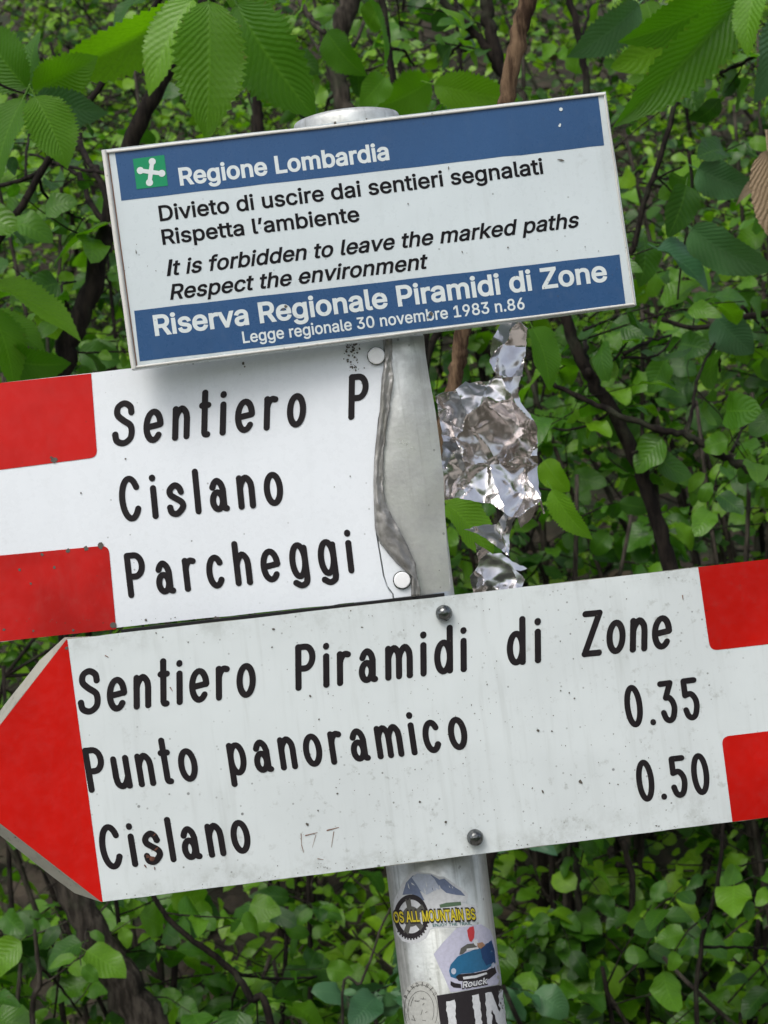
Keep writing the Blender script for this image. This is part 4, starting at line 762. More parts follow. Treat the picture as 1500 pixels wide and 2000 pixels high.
for px, py, r, el, rot in ((1096, 312.5, 2.2, 4, .15), (876, 328, 1.3, 3, 1.8), (266, 492, 1.2, 4, 1.4), (558, 598, 3.6, 1, 0), (797, 398, 1.7, 1, 0), (992, 483, 1.8, 1, 0),
                          (553, 604, 2.4, 1, 0), (903, 492, 1.2, 2, 1), (842, 612, 5, .8, 0), (836, 620, 3, .8, 0), (654, 240, 3, 1, 0), (716, 232, 2, 1, 0), (217, 440, 3, 1.2, 1.3), (213, 437, 2, 1, 0), (1092, 610, 2, 1.5, 0)):
    blob(px, py, r, .0016, P1, el=el, rot=rot)
for i in range(40): blob(rnd.uniform(240, 1210), rnd.choice([rnd.uniform(300, 600), rnd.uniform(470, 600)]), rnd.uniform(.5, 1.2), .0014, P1)
mesh_obj('dirt_speck', V, orient(V, Fc), M['steel_dirt'], sign1, kind='stuff')

# ------------------------------------------------------------------ torn red and white trail sign (middle)
P2 = plane(-.0375, .03)
sign2 = thing('trail_sign', 'middle white trail sign with red bars at left, torn off at its right end', 'sign', tuple(P2(450, 950)))
tear = [(748, 655), (750, 690), (751, 708), (747, 728), (745, 739), (750, 746), (745, 751), (743.5, 775), (743, 796), (738, 820), (736, 843), (732, 880), (731, 899), (729.5, 930), (730, 957), (731, 1000), (732.5, 1031), (737, 1060), (742, 1089), (748, 1125), (754, 1145), (766, 1160), (767, 1168.5)]
left = -140
bot = lambda x: 1250 - (x) * (81.0 / 768)
face2 = [(left, 763), (0, 748), (178, 728.5), (400, 702), (600, 678)] + tear + nick([(767, 1168.5), (227, bot(227)), (10, 1253), (left, 1268)], .6, 45, 9, which=(0, 1, 2))
slab('panel', face2, P2, 0, .0025, M['white2'], sign2)
corner = [(739.5, 1056), (748, 1068), (757, 1080), (768, 1093), (777, 1101), (788, 1107), (798, 1113), (803, 1122), (805, 1135), (804, 1164), (769.5, 1168), (768.5, 1160), (757, 1144), (751, 1125), (745, 1089), (741, 1066)]
slab('broken_corner', corner, P2, -.0002, .002, M['white2'], sign2)
redA = rounded([(left, 763), (0, 748), (178, 729.5), (190, 893), (0, 917.5), (left, 935)], [0, 0, 0, 15, 0, 0])
slab('red_bar', redA, P2, .0003, .0002, M['red2'], sign2)
redB = rounded([(left, 1104), (0, 1085), (212, 1065), (227, 1229), (0, 1253), (left, 1266)], [0, 0, 16, 0, 0, 0])
slab('red_bar', redB, P2, .0003, .0002, M['red2'], sign2)
strokes('lettering', [('Sentiero', (219, 874), (597, 833), 90, -1.5)], P2, .0007, M['engraved'], sign2, 1)
strokes('lettering', [('P', (680, 820.5), (724, 816), 89, -1.0)], P2, .0007, M['engraved'], sign2, 2)
strokes('lettering', [('Cislano', (237, 1021), (556, 986.5), 90, 5.5)], P2, .0007, M['engraved'], sign2, 3)
strokes('lettering', [('Parcheggi', (251, 1169), (693, 1119.5), 89, 6.6)], P2, .0007, M['engraved'], sign2, 4)
# bare metal backing, gently convex, with its own thickness
edge_r = [(828, 655), (831, 690), (838, 735), (850, 800), (858, 860), (866, 930), (869, 1000), (873, 1070), (879, 1154)]
edge_l = [(728, 660), (728, 700), (728, 760), (722, 820), (718, 880), (716, 940), (718, 1010), (735, 1080), (760, 1172)]
V, Fc = [], []; NR, NC = 40, 16
def lerpl(L, t):
    f = t * (len(L) - 1); i = min(int(f), len(L) - 2); return Vector(L[i]).lerp(Vector(L[i + 1]), f - i)
for side in (0, 1):
    for i in range(NR + 1):
        t = i / NR; a, b_ = lerpl(edge_l, t), lerpl(edge_r, t)
        for j in range(NC + 1):
            s = j / NC; p = a.lerp(b_, s)
            bulge = -.0045 + .0075 * (1 - (2 * s - .75) ** 2 * .55) * (.55 + .45 * math.sin(math.pi * t)) - .0011
            bulge += .0006 * noise.noise(Vector((s * 3, t * 6, 0)))
            V.append(P2(*p, bulge - .003) + Vector((0, .0016 * side, 0)))
q = (NR + 1) * (NC + 1); idx = lambda sd, i, j: sd * q + i * (NC + 1) + j
for i in range(NR):
    for j in range(NC):
        Fc.append([idx(0, i, j), idx(0, i + 1, j), idx(0, i + 1, j + 1), idx(0, i, j + 1)]); Fc.append([idx(1, i, j), idx(1, i, j + 1), idx(1, i + 1, j + 1), idx(1, i + 1, j)])
    Fc.append([idx(0, i, NC), idx(0, i + 1, NC), idx(1, i + 1, NC), idx(1, i, NC)]); Fc.append([idx(0, i, 0), idx(1, i, 0), idx(1, i + 1, 0), idx(0, i + 1, 0)])
for j in range(NC):
    Fc.append([idx(0, NR, j), idx(1, NR, j), idx(1, NR, j + 1), idx(0, NR, j + 1)]); Fc.append([idx(0, 0, j), idx(0, 0, j + 1), idx(1, 0, j + 1), idx(1, 0, j)])
o = mesh_obj('metal_backing', V, Fc, M['plate'], sign2, smooth=True)
es = o.modifiers.new('edges', 'EDGE_SPLIT'); es.split_angle = math.radians(40)
# curled torn film along the tear
inner = [(773, 655), (772, 690), (770, 717), (774, 743), (767, 775), (761, 811), (753, 855), (749, 899), (748, 943), (752, 981), (763, 1004), (778, 1031), (798, 1069), (812, 1104), (816, 1133), (823, 1165)]
outerl = [(747, 655), (750, 695), (749, 717), (745, 743), (743, 775), (741, 811), (735, 855), (730.5, 899), (729, 943), (730, 981), (731, 1004), (732, 1031), (742, 1061), (774, 1100), (803, 1125), (803, 1166)]
V, Fc = [], []; NR, NC = 90, 10
for i in range(NR + 1):
    t = i / NR; a, b_ = lerpl(outerl, t), lerpl(inner, t); b_ = b_.lerp(a, .28 * max(0, 1 - t * 1.8)) + Vector((2.4 * noise.noise(Vector((t * 40, 0, 3))) + 1.5 * noise.noise(Vector((t * 130, 0, 8))), 0))
    for j in range(NC + 1):
        s = j / NC; p = a.lerp(b_, s)
        off = .0005 + (.0016 + .0016 * max(0, min(1, t * 3 - 1.4))) * math.sin(math.pi * min(1, s * 1.05) ** .7) * (1 - .5 * s) + .0010 * noise.noise(Vector((s * 2.5, t * 16, 5))) * (1 if 0 < j else 0) + .0016 * abs(noise.noise(Vector((s * 4 + t * 16, t * 9, 9)))) * min(1, s * 4) + .0006 * noise.noise(Vector((s * 7, t * 60, 2))) + .0016 * abs(noise.noise(Vector((s * 6 - t * 30, t * 14, 4)))) * (t > .55)
        V.append(P2(*p, off))
for i in range(NR):
    for j in range(NC): Fc.append([i * (NC + 1) + j, (i + 1) * (NC + 1) + j, (i + 1) * (NC + 1) + j + 1, i * (NC + 1) + j + 1])
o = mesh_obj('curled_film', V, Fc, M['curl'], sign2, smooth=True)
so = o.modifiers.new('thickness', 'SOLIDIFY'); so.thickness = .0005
for (px, py), sd in (((735, 695), 3), ((785.5, 1133), 4)):
    rv = lathe_disc('rivet', P2(px, py, .0016 if py < 900 else .0008), 16.2 / F * (D - .04), 0, 0, M['rivet'], sign2, 28, flat=True, seed=sd, prof=[(1.0, 0), (1.0, .0011), (.9, .0016), (.55, .00165), (.3, .0017), (0, .0017)])
    lathe_disc('rivet_shadow_ring', P2(px, py, .0014 if py < 900 else .0006), 18.0 / F * (D - .04), 0, 0, M['bolt'], rv, 24, flat=True, seed=sd, prof=[(1.0, 0), (1.0, .0002), (.8, .0003), (.5, .0003), (.3, .0003), (0, .0003)])  # dark ring under the head stands in for its shadow gap
V, Fc = [], []; rnd = random.Random(11)
for i in range(70):
    t = rnd.random() ** 1.3; blob(690 + rnd.gauss(0, 8) + t * 6 * math.sin(t * 9), 672 + t * 52, rnd.uniform(.5, 2.2), .0012, P2, 7, rnd.uniform(.6, 1.6), rnd.uniform(0, 3))
for px, py, r in ((285, 1211, 3), (421, 1208, 5), (426, 1207, 3), (342, 1206, 1.5), (105, 898, 7), (100, 893, 3), (197, 1066, 7), (222, 1222, 7), (158, 963, 2), (245, 896, 2), (684, 930, 1.5), (653, 951, 1.3), (475, 710, 3), (478, 716, 2), (8, 1230, 3), (65, 1232, 2.5), (143, 1231, 3), (38, 1113, 3), (106, 1108, 3), (60, 1140, 2.5), (82, 1083, 4), (132, 1076, 5), (168, 1071, 5)):
    blob(px, py, r, .0014, P2)
for i in range(26): blob(rnd.uniform(0, 720), bot(300) - 6 + rnd.uniform(-6, 4) - (rnd.uniform(0, 700) - 300) * 0, .8, .0012, P2)
mesh_obj('dirt_speck', V, orient(V, Fc), M['steel_dirt'], sign2, kind='stuff')

# ------------------------------------------------------------------ arrow sign (bottom)
P3 = plane(-.050, .109)
sign3 = thing('arrow_sign', 'lowest sign on the pole, white board with red arrow point at left', 'sign', tuple(P3(750, 1430)))
RX = 1760; ty = lambda x: 1248 - (x - 130) * (156 / 1370); by = lambda x: 1762 - (x - 200) * (165.5 / 1300)
tip = (-94, 1536)
front = nick([tip, (130, 1248), (800, ty(800)), (RX, ty(RX)), (RX + 55, by(RX + 55)), (1000, by(1000)), (198, 1762)], .5, 50, 21)
k_ = len(front)
# back outline: the arrow flanks flare out so that the raw board edge shows
def widen(p):
    x, y = p
    if x < 131 and y < 1536 + 1e-3 and x <= 130: return (x - 18 * min(1, (131 - x) / 12 + .15), y - 3)
    if x < 197 and y > 1536: return (x - 20 * min(1, (198 - x) / 16 + .15), y + 8 * min(1, (198 - x) / 16))
    return p
slab('panel', front, P3, 0, .007, M['edge'], sign3, back_poly=[widen(p) for p in front])
gap_shade = simple('rail_paint', (.006, .006, .007), .9)
slab('gap_shadow_strip', [(236, 1230), (560, 1193.5), (868, 1158.5), (870, 1185), (560, 1215), (238, 1255)], P3, -.0085, .004, gap_shade, sign3)  # black strip added as the shadow line between the two signs
sheet('white_face', nick([(130.5, 1248.5), (800, ty(800) + .5), (RX, ty(RX) + .5), (RX + 55, by(RX + 55) - .5), (1000, by(1000) - .5), (199, 1761.5)], .4, 45, 23), P3, .0004, M['white3'], sign3)
sheet('red_point', [(-93, 1536), (129.5, 1249.5), (131.5, 1250), (200.5, 1761.5), (197, 1761)], P3, .0009, M['red3'], sign3)
sheet('red_bar', rounded([(1363.5, ty(1363)), (RX, ty(RX)), (RX + 22, 1226), (1387, 1271)], [0, 0, 0, 16]), P3, .0009, M['red3'], sign3)
sheet('red_bar', rounded([(1409, 1439), (RX + 38, 1392), (RX + 55, by(RX + 55)), (1430.5, by(1430) - .3)], [16, 0, 0, 0]), P3, .0009, M['red3'], sign3)
W3_ = lambda ws, sd: strokes('lettering', ws, P3, .0007, M['engraved'], sign3, sd)
W3_([('Sentiero', (153, 1398), (500, 1361), 91, .5), ('Piramidi', (577, 1350), (912, 1312), 91, .5), ('di', (990, 1302), (1057, 1294.5), 91, .5), ('Zone', (1136, 1284), (1312, 1267), 90, -1)], 5)
W3_([('Punto', (174, 1549), (391, 1525), 89, 9.5), ('panoramico', (450, 1517), (917, 1463), 88, 8.5)], 6)
W3_([('0.35', (1225, 1423), (1370, 1405), 84, 7)], 7)
W3_([('Cislano', (202, 1701), (494, 1665.5), 90, 9.5)], 8)
W3_([('0.50', (1248, 1568), (1390, 1551), 83, 7)], 9)
for (px, py), sd in (((867, 1197.5), 1), ((928, 1635.5), 2)):
    lathe_disc('bolt', P3(px, py, .0012), 16.5 / F * (D - .05), .0042, .0014, M['bolt'], sign3, 18, seed=sd)
V, Fc = [], []
def line(a, b_, w, off=.0013): quad(a, b_, w, w * .5, off, P3)
line((588, 1628), (589, 1650), .8); line((589, 1650), (593, 1665), .8); line((596, 1632), (620, 1626), 1); line((638, 1622), (662, 1616), 1.2); line((652, 1624), (647, 1655), .7)
line((617, 1630), (610, 1655), .5); line((620, 1677), (632, 1679), .8); line((1333, 1162), (1334, 1171), 1.1); line((205, 1280), (212, 1284), 1.1); line((332, 1342), (337, 1350), 1.2)
mesh_obj('scratch', V, orient(V, Fc), M['scratch'], sign3)
V, Fc = [], []; rnd = random.Random(31)
for px, py, r, el, rot in ((1051, 1427, 3, 1.6, 1.0), (1134, 1527, 4, 1.2, .5), (534, 1229, 3, 1, 0), (600, 1610, 3.2, 1, 0), (820, 1566, 2.5, 1, 0), (871, 1606, 2.6, 1, 0), (623, 1405, 2, 1, 0), (659, 1550, 2, 1, 0), (621, 1583, 2, 1, 0), (1060, 1546, 2, 2, 1.2), (606, 1360, 2.3, 1.3, 1), (531, 1264, 2, 1, 0), (130, 1266, 4, 1, 0), (1078, 1428, 2, 1, 0), (1112, 1353, 1.8, 1, 0), (1122, 1364, 2, 1, 0), (1095, 1349, 1.6, 1, 0)):
    blob(px, py, r, .0014, P3, el=el, rot=rot)
for i in range(330):
    px = rnd.gauss(950, 270); py = rnd.gauss(1480, 120)
    if 560 < px < 1400 and ty(px) + 6 < py < by(px) - 4 and not (1180 < px < 1340 and py < 1290): blob(px, py, rnd.uniform(.35, .95) * rnd.choice((1, 1, 1.4)), .0013, P3, 6, rnd.uniform(.6, 1.8), rnd.uniform(0, 3))
for i in range(90):
    px = rnd.uniform(230, 1400); py = rnd.choice((by(px) - abs(rnd.gauss(0, 9)) - 2, ty(px) + abs(rnd.gauss(0, 24)) + 3)); blob(px, py, rnd.uniform(.5, 1.5), .0013, P3, 6, rnd.uniform(.6, 1.8), rnd.uniform(0, 3))
mesh_obj('dirt_speck', V, orient(V, Fc), M['steel_dirt'], sign3, kind='stuff')
V, Fc = [], []
blob(297, 1677, 6, .0018, P3); blob(288, 1672, 4, .0019, P3); blob(305, 1658, 2, .0018, P3, el=3, rot=-.8); blob(284, 1692, 1.6, .0018, P3, el=3, rot=1); blob(302, 1696, 1.4, .0018, P3, el=3, rot=1.5); blob(302, 1630, 1.4, .0018, P3, el=4, rot=-.7)
mesh_obj('rust_spot', V, orient(V, Fc), M['rust'], sign3)

# ------------------------------------------------------------------ crumpled foil
R3 = lambda x, y: (660 + x / 3.409, 620 + y / 3.409)
foil = thing('foil_scrap', 'crumpled silver foil hanging torn beside the pole, over the twig', 'foil', tuple(Pt(960, 640, .02)))
def creased(poly, step, seed, sx=1.0):
    """piecewise linear height field: random facets meeting in sharp creases"""
    rnd = random.Random(seed); x0 = min(p[0] for p in poly) - step * 2; x1 = max(p[0] for p in poly) + step * 2; y0 = min(p[1] for p in poly) - step * 2; y1 = max(p[1] for p in poly) + step * 2
    pts = []; hs = []
    y = y0
    while y < y1:
        x = x0
        while x < x1: pts.append(Vector((x + rnd.uniform(-.48, .48) * step * sx, y + rnd.uniform(-.48, .48) * step))); hs.append(rnd.gauss(0, 1)); x += step * sx
        y += step
    r = delaunay_2d_cdt(pts, [], [], 0, 1e-6); P = r[0]; idx_ = r[3]; T = []
    for f in r[2]:
        a, b_, c = (P[k] for k in f); den = (b_.y - c.y) * (a.x - c.x) + (c.x - b_.x) * (a.y - c.y)
        if abs(den) < 1e-6: continue
        T.append((a, b_, c, den, [hs[idx_[k][0]] for k in f], min(a.x, b_.x, c.x), max(a.x, b_.x, c.x), min(a.y, b_.y, c.y), max(a.y, b_.y, c.y)))
    def h_(x, y):
        for a, b_, c, den, hh, ax, bx, ay, by__ in T:
            if x < ax or x > bx or y < ay or y > by__: continue
            l1 = ((b_.y - c.y) * (x - c.x) + (c.x - b_.x) * (y - c.y)) / den; l2 = ((c.y - a.y) * (x - c.x) + (a.x - c.x) * (y - c.y)) / den; l3 = 1 - l1 - l2
            if l1 >= -1e-6 and l2 >= -1e-6 and l3 >= -1e-6: return hh[0] * l1 + hh[1] * l2 + hh[2] * l3
        return 0.0
    return h_

def foil_sheet(pts, y0, seed, amp=.008, tilt=(0, 0), label=None):
    poly = [R3(*p) for p in pts]; poly = nick(poly, .9, 7, seed)
    V2, Fc = fill2d(poly, step=2.8)
    mx_, my_ = sum(p[0] for p in poly) / len(poly), sum(p[1] for p in poly) / len(poly); V = []
    c1_ = creased(poly, 95, seed, .34); c2_ = creased(poly, 26, seed + 50, .7); c3_ = creased(poly, 11, seed + 90); c4_ = creased(poly, 120, seed + 33, .20)
    for x, y in V2:
        X, Y = x - mx_, y - my_
        wx = 9 * noise.noise(Vector((x / 26, y / 26, seed))); wy = 9 * noise.noise(Vector((x / 26, y / 26, seed + 7)))
        calm = .35 + .65 * max(0, min(1, .5 + 1.6 * noise.noise(Vector((x / 45, y / 45, seed + 20)))))
        hgt = c1_(x + wx, y + wy) * amp * .85 + c2_(x + wx * .5, y + wy * .5) * amp * .06 * calm + c4_(x + wx, y + wy) * amp * .30 + c3_(x, y) * amp * .008 * calm + .0004 * noise.noise(Vector((x / 30, y / 30, seed)))
        V.append(Pt(x, y, y0 + tilt[0] * X * .0003 + tilt[1] * Y * .0003 + hgt))
    o = mesh_obj('foil_sheet', V, orient(V, Fc), M['foil'], foil, smooth=True)
    so = o.modifiers.new('thickness', 'SOLIDIFY'); so.thickness = .0002
    es = o.modifiers.new('creases', 'EDGE_SPLIT'); es.split_angle = math.radians(20)
    return o
foil_sheet([(648, 530), (700, 500), (770, 490), (850, 425), (905, 432), (1000, 425), (1050, 385), (1222, 372), (1205, 440), (1200, 510), (1215, 560), (1262, 625), (1305, 685), (1328, 740), (1332, 930), (1335, 1130), (1380, 1305), (1368, 1310), (1340, 1225), (1290, 1340), (1220, 1400), (1195, 1330), (1150, 1330), (1110, 1300), (1040, 1250), (960, 1235), (880, 1215), (800, 1200), (705, 1218), (697, 1100), (690, 960), (700, 830), (680, 700)], .022, 3, .010, (.5, 0))
foil_sheet([(1040, 120), (1075, 55), (1120, 20), (1215, 25), (1262, 75), (1250, 200), (1240, 300), (1228, 392), (1140, 400), (1060, 388), (1010, 300), (1018, 200)], .018, 4, .009)
foil_sheet([(1195, 1315), (1160, 1370), (1140, 1470), (1138, 1588), (1100, 1560), (1020, 1500), (930, 1440), (840, 1412), (900, 1392), (970, 1380), (1060, 1375), (1110, 1300)], .034, 5, .010, (0, .2))
foil_sheet([(910, 1495), (960, 1530), (1030, 1575), (1090, 1570), (1160, 1625), (1260, 1672), (1215, 1688), (1180, 1680), (1246, 1745), (1225, 1800), (1160, 1830), (900, 1850), (880, 1725), (935, 1650), (925, 1580)], .045, 6, .011, (.6, .1))

# ------------------------------------------------------------------ leaves
def leaf_mesh(name, nu, nv, prof, ser=0, sera=0.0, fold=.12, droop=.25, pleat=0.0, veins=12, wave=.03, seed=0, curl=0.0, mat_=None, stalk=True):
    """unit leaf along +x, width across y, face up +z; UV = (along, across)"""
    rnd = random.Random(seed); V, Fc, UV = [], [], []
    ph = rnd.uniform(0, 6)
    for i in range(nu + 1):
        u = i / nu; w = prof(u)
        for j in range(-nv, nv + 1):
            v = j / nv
            ww = w
            uu = u
            if ser and abs(j) == nv:
                fr = (u * ser) % 1.0; ww = w * (1 + sera * (fr - .35)) + .0
            y = v * ww; x = uu
            z = fold * abs(y) + wave * math.sin(u * 9 + ph + (1.7 if v > 0 else 0)) * abs(v) ** 1.5 * (w * 4)
            if pleat:
                f_ = ((u - abs(v) * .30) * veins) % 1.0; z += pleat * (abs(f_ - .5) * 2 - .5) * min(1, abs(v) * 3) * min(1, w * 8)
            if curl: z += curl * (y * y) * 8
            a = droop * u; x2 = x * math.cos(a * .7) - z * math.sin(a); z2 = -x * math.sin(a * .7) + z * math.cos(a)
            V.append((x2, y, z2)); UV.append((u, .5 + v * .5))
    m_ = 2 * nv + 1
    for i in range(nu):
        for j in range(m_ - 1): Fc.append([i * m_ + j, (i + 1) * m_ + j, (i + 1) * m_ + j + 1, i * m_ + j + 1])
    if stalk:
        n0 = len(V); r = .012
        for (x, s) in ((-.16, 1), (.02, .8)):
            for d in ((0, r), (r, -r), (-r, -r)): V.append((x, d[0] * s, d[1] * s + (.02 if x < 0 else 0))); UV.append((0, .5))
        for j in range(3): Fc.append([n0 + j, n0 + (j + 1) % 3, n0 + 3 + (j + 1) % 3, n0 + 3 + j])
    return V, Fc, UV

def to_mesh(name, data, mt):
    V, Fc, UV = data; me = bpy.data.meshes.new(name); me.from_pydata(V, [], Fc)
    uvl = me.uv_layers.new(name='UVMap'); li = np.zeros(len(me.loops), dtype=np.int32); me.loops.foreach_get('vertex_index', li)
    uvl.data.foreach_set('uv', np.array(UV, dtype=np.float32)[li].ravel())
    me.polygons.foreach_set('use_smooth', [True] * len(me.polygons)); me.materials.append(mt); me.update(); return me

chest = lambda hw: (lambda u: hw * (max(0, math.sin(math.pi * u ** .80)) ** .78) * (1 if u < .75 else 1 - .35 * ((u - .75) / .25) ** 2))
ovate = lambda hw: (lambda u: hw * (max(0, math.sin(math.pi * u ** .72)) ** .62))
CH = {}
def hero_mesh(ratio, mk, fold, droop, seed, kind='chestnut', curl=0.0):
    key = (round(ratio, 2), mk, fold, droop, seed % 3, kind)
    if key not in CH:
        if kind == 'chestnut': d = leaf_mesh('leaf', 68, 5, chest(ratio / 2), 20, .24, fold, droop, .0026, 17, .03, seed, curl)
        else: d = leaf_mesh('leaf', 36, 4, ovate(ratio / 2), 16, .10, fold, droop, .003, 9, .035, seed, curl)
        CH[key] = to_mesh('leaf', d, M[mk])
    return CH[key]

def frame(xdir, zdir):
    x = xdir.normalized(); z = (zdir - x * zdir.dot(x)).normalized(); y = z.cross(x)
    return Matrix((x, y, z)).transposed()

def place(me, pos, rot3, scale, parent, name='leaf'):
    o = bpy.data.objects.new(name, me); COL.objects.link(o); o.parent = parent
    m4 = rot3.to_4x4(); m4.translation = pos - base_of(parent); 
    sc = Matrix.Scale(scale, 4); o.matrix_local = m4 @ sc; return o

def hero(parent, base, tip, width, y, mk='chestnut', kind='chestnut', fold=.25, droop=.5, seed=0, face=.75, dy=0.0, side=0.0, curl=0.0):
    """a leaf whose stalk end and tip are seen at these photo points; width in photo pixels"""
    a = Pt(*base, y); b_ = Pt(*tip, y + dy); d = b_ - a; L = d.length; wm = .92 * width / F * (D + y)
    ratio = wm / L / max(.5, face)
    ratio = min(.82, ratio)
    droop = round(droop, 1)
    me = hero_mesh(ratio, mk, fold, droop, seed, kind, curl)
    toward = Vector((side, -1, .35)).normalized()
    toward = Matrix.Rotation(math.acos(max(.5, face)) * (1 if seed % 2 else -1), 3, d.normalized()) @ toward
    e = frame(d, toward)
    ang = droop * .7
    chord = Matrix.Rotation(-ang * .9, 3, 'Y')
    rot = e @ chord
    return place(me, a, rot, L * 1.02, parent)

def twig_obj(parent, pts, r0, r1, mt='bark_dark', name='twig', sides=6, seed=0, rn=.12):
    n_ = len(pts); sm = cat3(pts, 5); m_ = len(sm)
    V, Fc = tube(sm, [r0 + (r1 - r0) * i / (m_ - 1) for i in range(m_)], sides, rn, seed)
    return mesh_obj(name, V, Fc, M[mt], parent, smooth=True)

def cat3(pts, k=5):
    P = [Vector(p) for p in pts]; out = []
    if len(P) == 2: return [P[0].lerp(P[1], i / k) for i in range(k + 1)]
    for i in range(len(P) - 1):
        a = P[i - 1] if i else P[0] * 2 - P[1]; b_, c = P[i], P[i + 1]; d = P[i + 2] if i + 2 < len(P) else P[-1] * 2 - P[-2]
        for j in range(k):
            t = j / k; out.append(.5 * ((2 * b_) + (c - a) * t + (2 * a - 5 * b_ + 4 * c - d) * t * t + (3 * b_ - a - 3 * c + d) * t ** 3))
    out.append(P[-1]); return out

def wpx(px, y): return px / F * (D + y) / 2     # radius in metres of a stem this many photo pixels wide

# ---- chestnut sprays in front of the thicket
def spray(label, y, twigpx, leaves, w=7, mt='bark_dark'):
    t = thing('chestnut_branch', label, 'branch', Pt(*twigpx[0], y))
    twig_obj(t, [Pt(px, py, y + .01 * i) for i, (px, py) in enumerate(twigpx)], wpx(w, y), wpx(w * .5, y), mt)
    for i, lf in enumerate(leaves):
        b0, t0, wd = lf[:3]; kw = lf[3] if len(lf) > 3 else {}
        yy = y + kw.pop('z', .0)
        hero(t, b0, t0, wd, yy, seed=i, **kw)
    return t
spray('chestnut twig with broad serrated leaves hanging just above the left half of the notice board', .78,
      [(430, -160), (412, -60), (396, -8)],
      [((385, -2), (75, 158), 62, dict(face=.45, fold=.5, mk='chestnut', dy=.05, side=.4)),
       ((376, -2), (289, 182), 82, dict(face=.8, z=-.02, mk='lime', side=.5)),
       ((408, 2), (404, 268), 142, dict(z=-.05, fold=.15, face=.95, droop=.3)),
       ((462, 8), (612, 228), 150, dict(face=.9, fold=.2, droop=.4, side=-.2)),
       ((400, -10), (330, -130), 120, {}), ((440, -5), (560, -40), 120, dict(z=.05))])
spray('chestnut twig with a rosette of broad leaves at the left edge of the view', .74,
      [(-60, 120), (0, 165), (58, 186)],
      [((68, 188), (132, 326), 104, dict(z=-.04, face=.9, droop=.4, fold=.15)),
       ((46, 192), (-14, 372), 96, dict(face=.85, droop=.4)),
       ((52, 172), (-40, 40), 100, dict(face=.8, z=.03, fold=.2)),
       ((66, 176), (190, 112), 62, dict(face=.6, z=.03)),
       ((62, 178), (75, 60), 90, dict(z=.06, face=.7)),
       ((72, 190), (208, 222), 48, dict(face=.5, z=.02, mk='blueleaf'))])
spray('chestnut twig hanging in at the top right corner with long pleated leaves', .70,
      [(1560, -90), (1500, -40), (1465, -12)],
      [((1452, -12), (1205, 246), 74, dict(face=.6, fold=.45, droop=.4, mk='chestnut', side=-.4)),
       ((1478, -30), (1458, 108), 60, dict(mk='lime', face=.8, z=-.03)),
       ((1440, -22), (1214, 84), 58, dict(face=.5, z=.04)),
       ((1460, 0), (1335, 190), 60, dict(face=.5, z=.05, mk='blueleaf')),
       ((1520, 30), (1478, 200), 85, dict(z=.05, mk='blueleaf', face=.7))])
spray('chestnut twig hanging down behind the pole cap at the top centre', 1.15,
      [(735, -120), (722, -50), (718, -5)],
      [((716, -5), (754, 138), 54, dict(face=.6, droop=.6, side=.5)),
       ((640, 62), (712, 148), 46, dict(face=.5)),
       ((752, 150), (704, 205), 54, dict(mk='lime', face=.8, kind='ovate')),
       ((848, 165), (1010, 196), 62, dict(face=.7)),
       ((840, 158), (740, 210), 60, dict(face=.6, z=.04)),
       ((905, 60), (850, 10), 55, dict(face=.6, kind='ovate'))])
spray('broad-leaved twig at the left edge just above the upper red bar', .82,
      [(-70, 500), (-30, 545), (0, 560)],
      [((-16, 556), (158, 662), 78, dict(face=.7, fold=.35, droop=.4)),
       ((6, 700), (136, 712), 54, dict(face=.5, mk='chestnut', z=.04)),
       ((-30, 620), (90, 690), 80, dict(z=.06, face=.7)),
       ((214, 436), (92, 532), 40, dict(face=.4, z=.08)),
       ((-20, 600), (30, 760), 70, dict(z=.02))])
spray('cool green glossy leaves on a twig right of the notice board', .95,
      [(1345, 300), (1352, 360), (1345, 430), (1330, 520), (1322, 600)],
      [((1340, 362), (1306, 462), 66, dict(kind='ovate', mk='leaf', face=.85)),
       ((1362, 330), (1472, 372), 52, dict(kind='ovate', mk='blueleaf', face=.6)),
       ((1284, 486), (1384, 566), 92, dict(kind='ovate', mk='blueleaf', face=.75, fold=.35)),
       ((1350, 446), (1502, 530), 52, dict(kind='ovate', mk='blueleaf', face=.5)),
       ((1298, 600), (1372, 548), 70, dict(kind='ovate', mk='leaf', z=.05)),
       ((1400, 620), (1470, 690), 74, dict(kind='ovate', mk='blueleaf', z=.1)),
       ((1258, 470), (1250, 560), 70, dict(kind='ovate', mk='leaf', z=.12))])
spray('cool green leaves on a thin twig left of the long chestnut leaves at top right', 1.05,
      [(1290, -60), (1268, -20), (1250, 8)],
      [((1248, 8), (1112, 112), 50, dict(mk='blueleaf', face=.5)), ((1262, 4), (1300, 90), 50, dict(z=.05)), ((1330, 78), (1196, 132), 62, dict(mk='leaf', kind='ovate', z=.03)), ((1440, 100), (1372, 134), 40, dict(mk='blueleaf', kind='ovate', face=.5))])
spray('lime and dark green leaves on a twig low behind the foil', .55,
      [(860, 1010), (900, 985), (985, 950), (1085, 958)],
      [((872, 984), (962, 1092), 96, dict(kind='ovate', mk='chestnut', face=.8)),
       ((1078, 956), (1154, 1054), 40, dict(mk='lime', face=.6)),
       ((1040, 640), (1075, 760), 70, dict(kind='ovate', z=.2)),
       ((1062, 900), (1110, 960), 46, dict(kind='ovate', z=.1))])

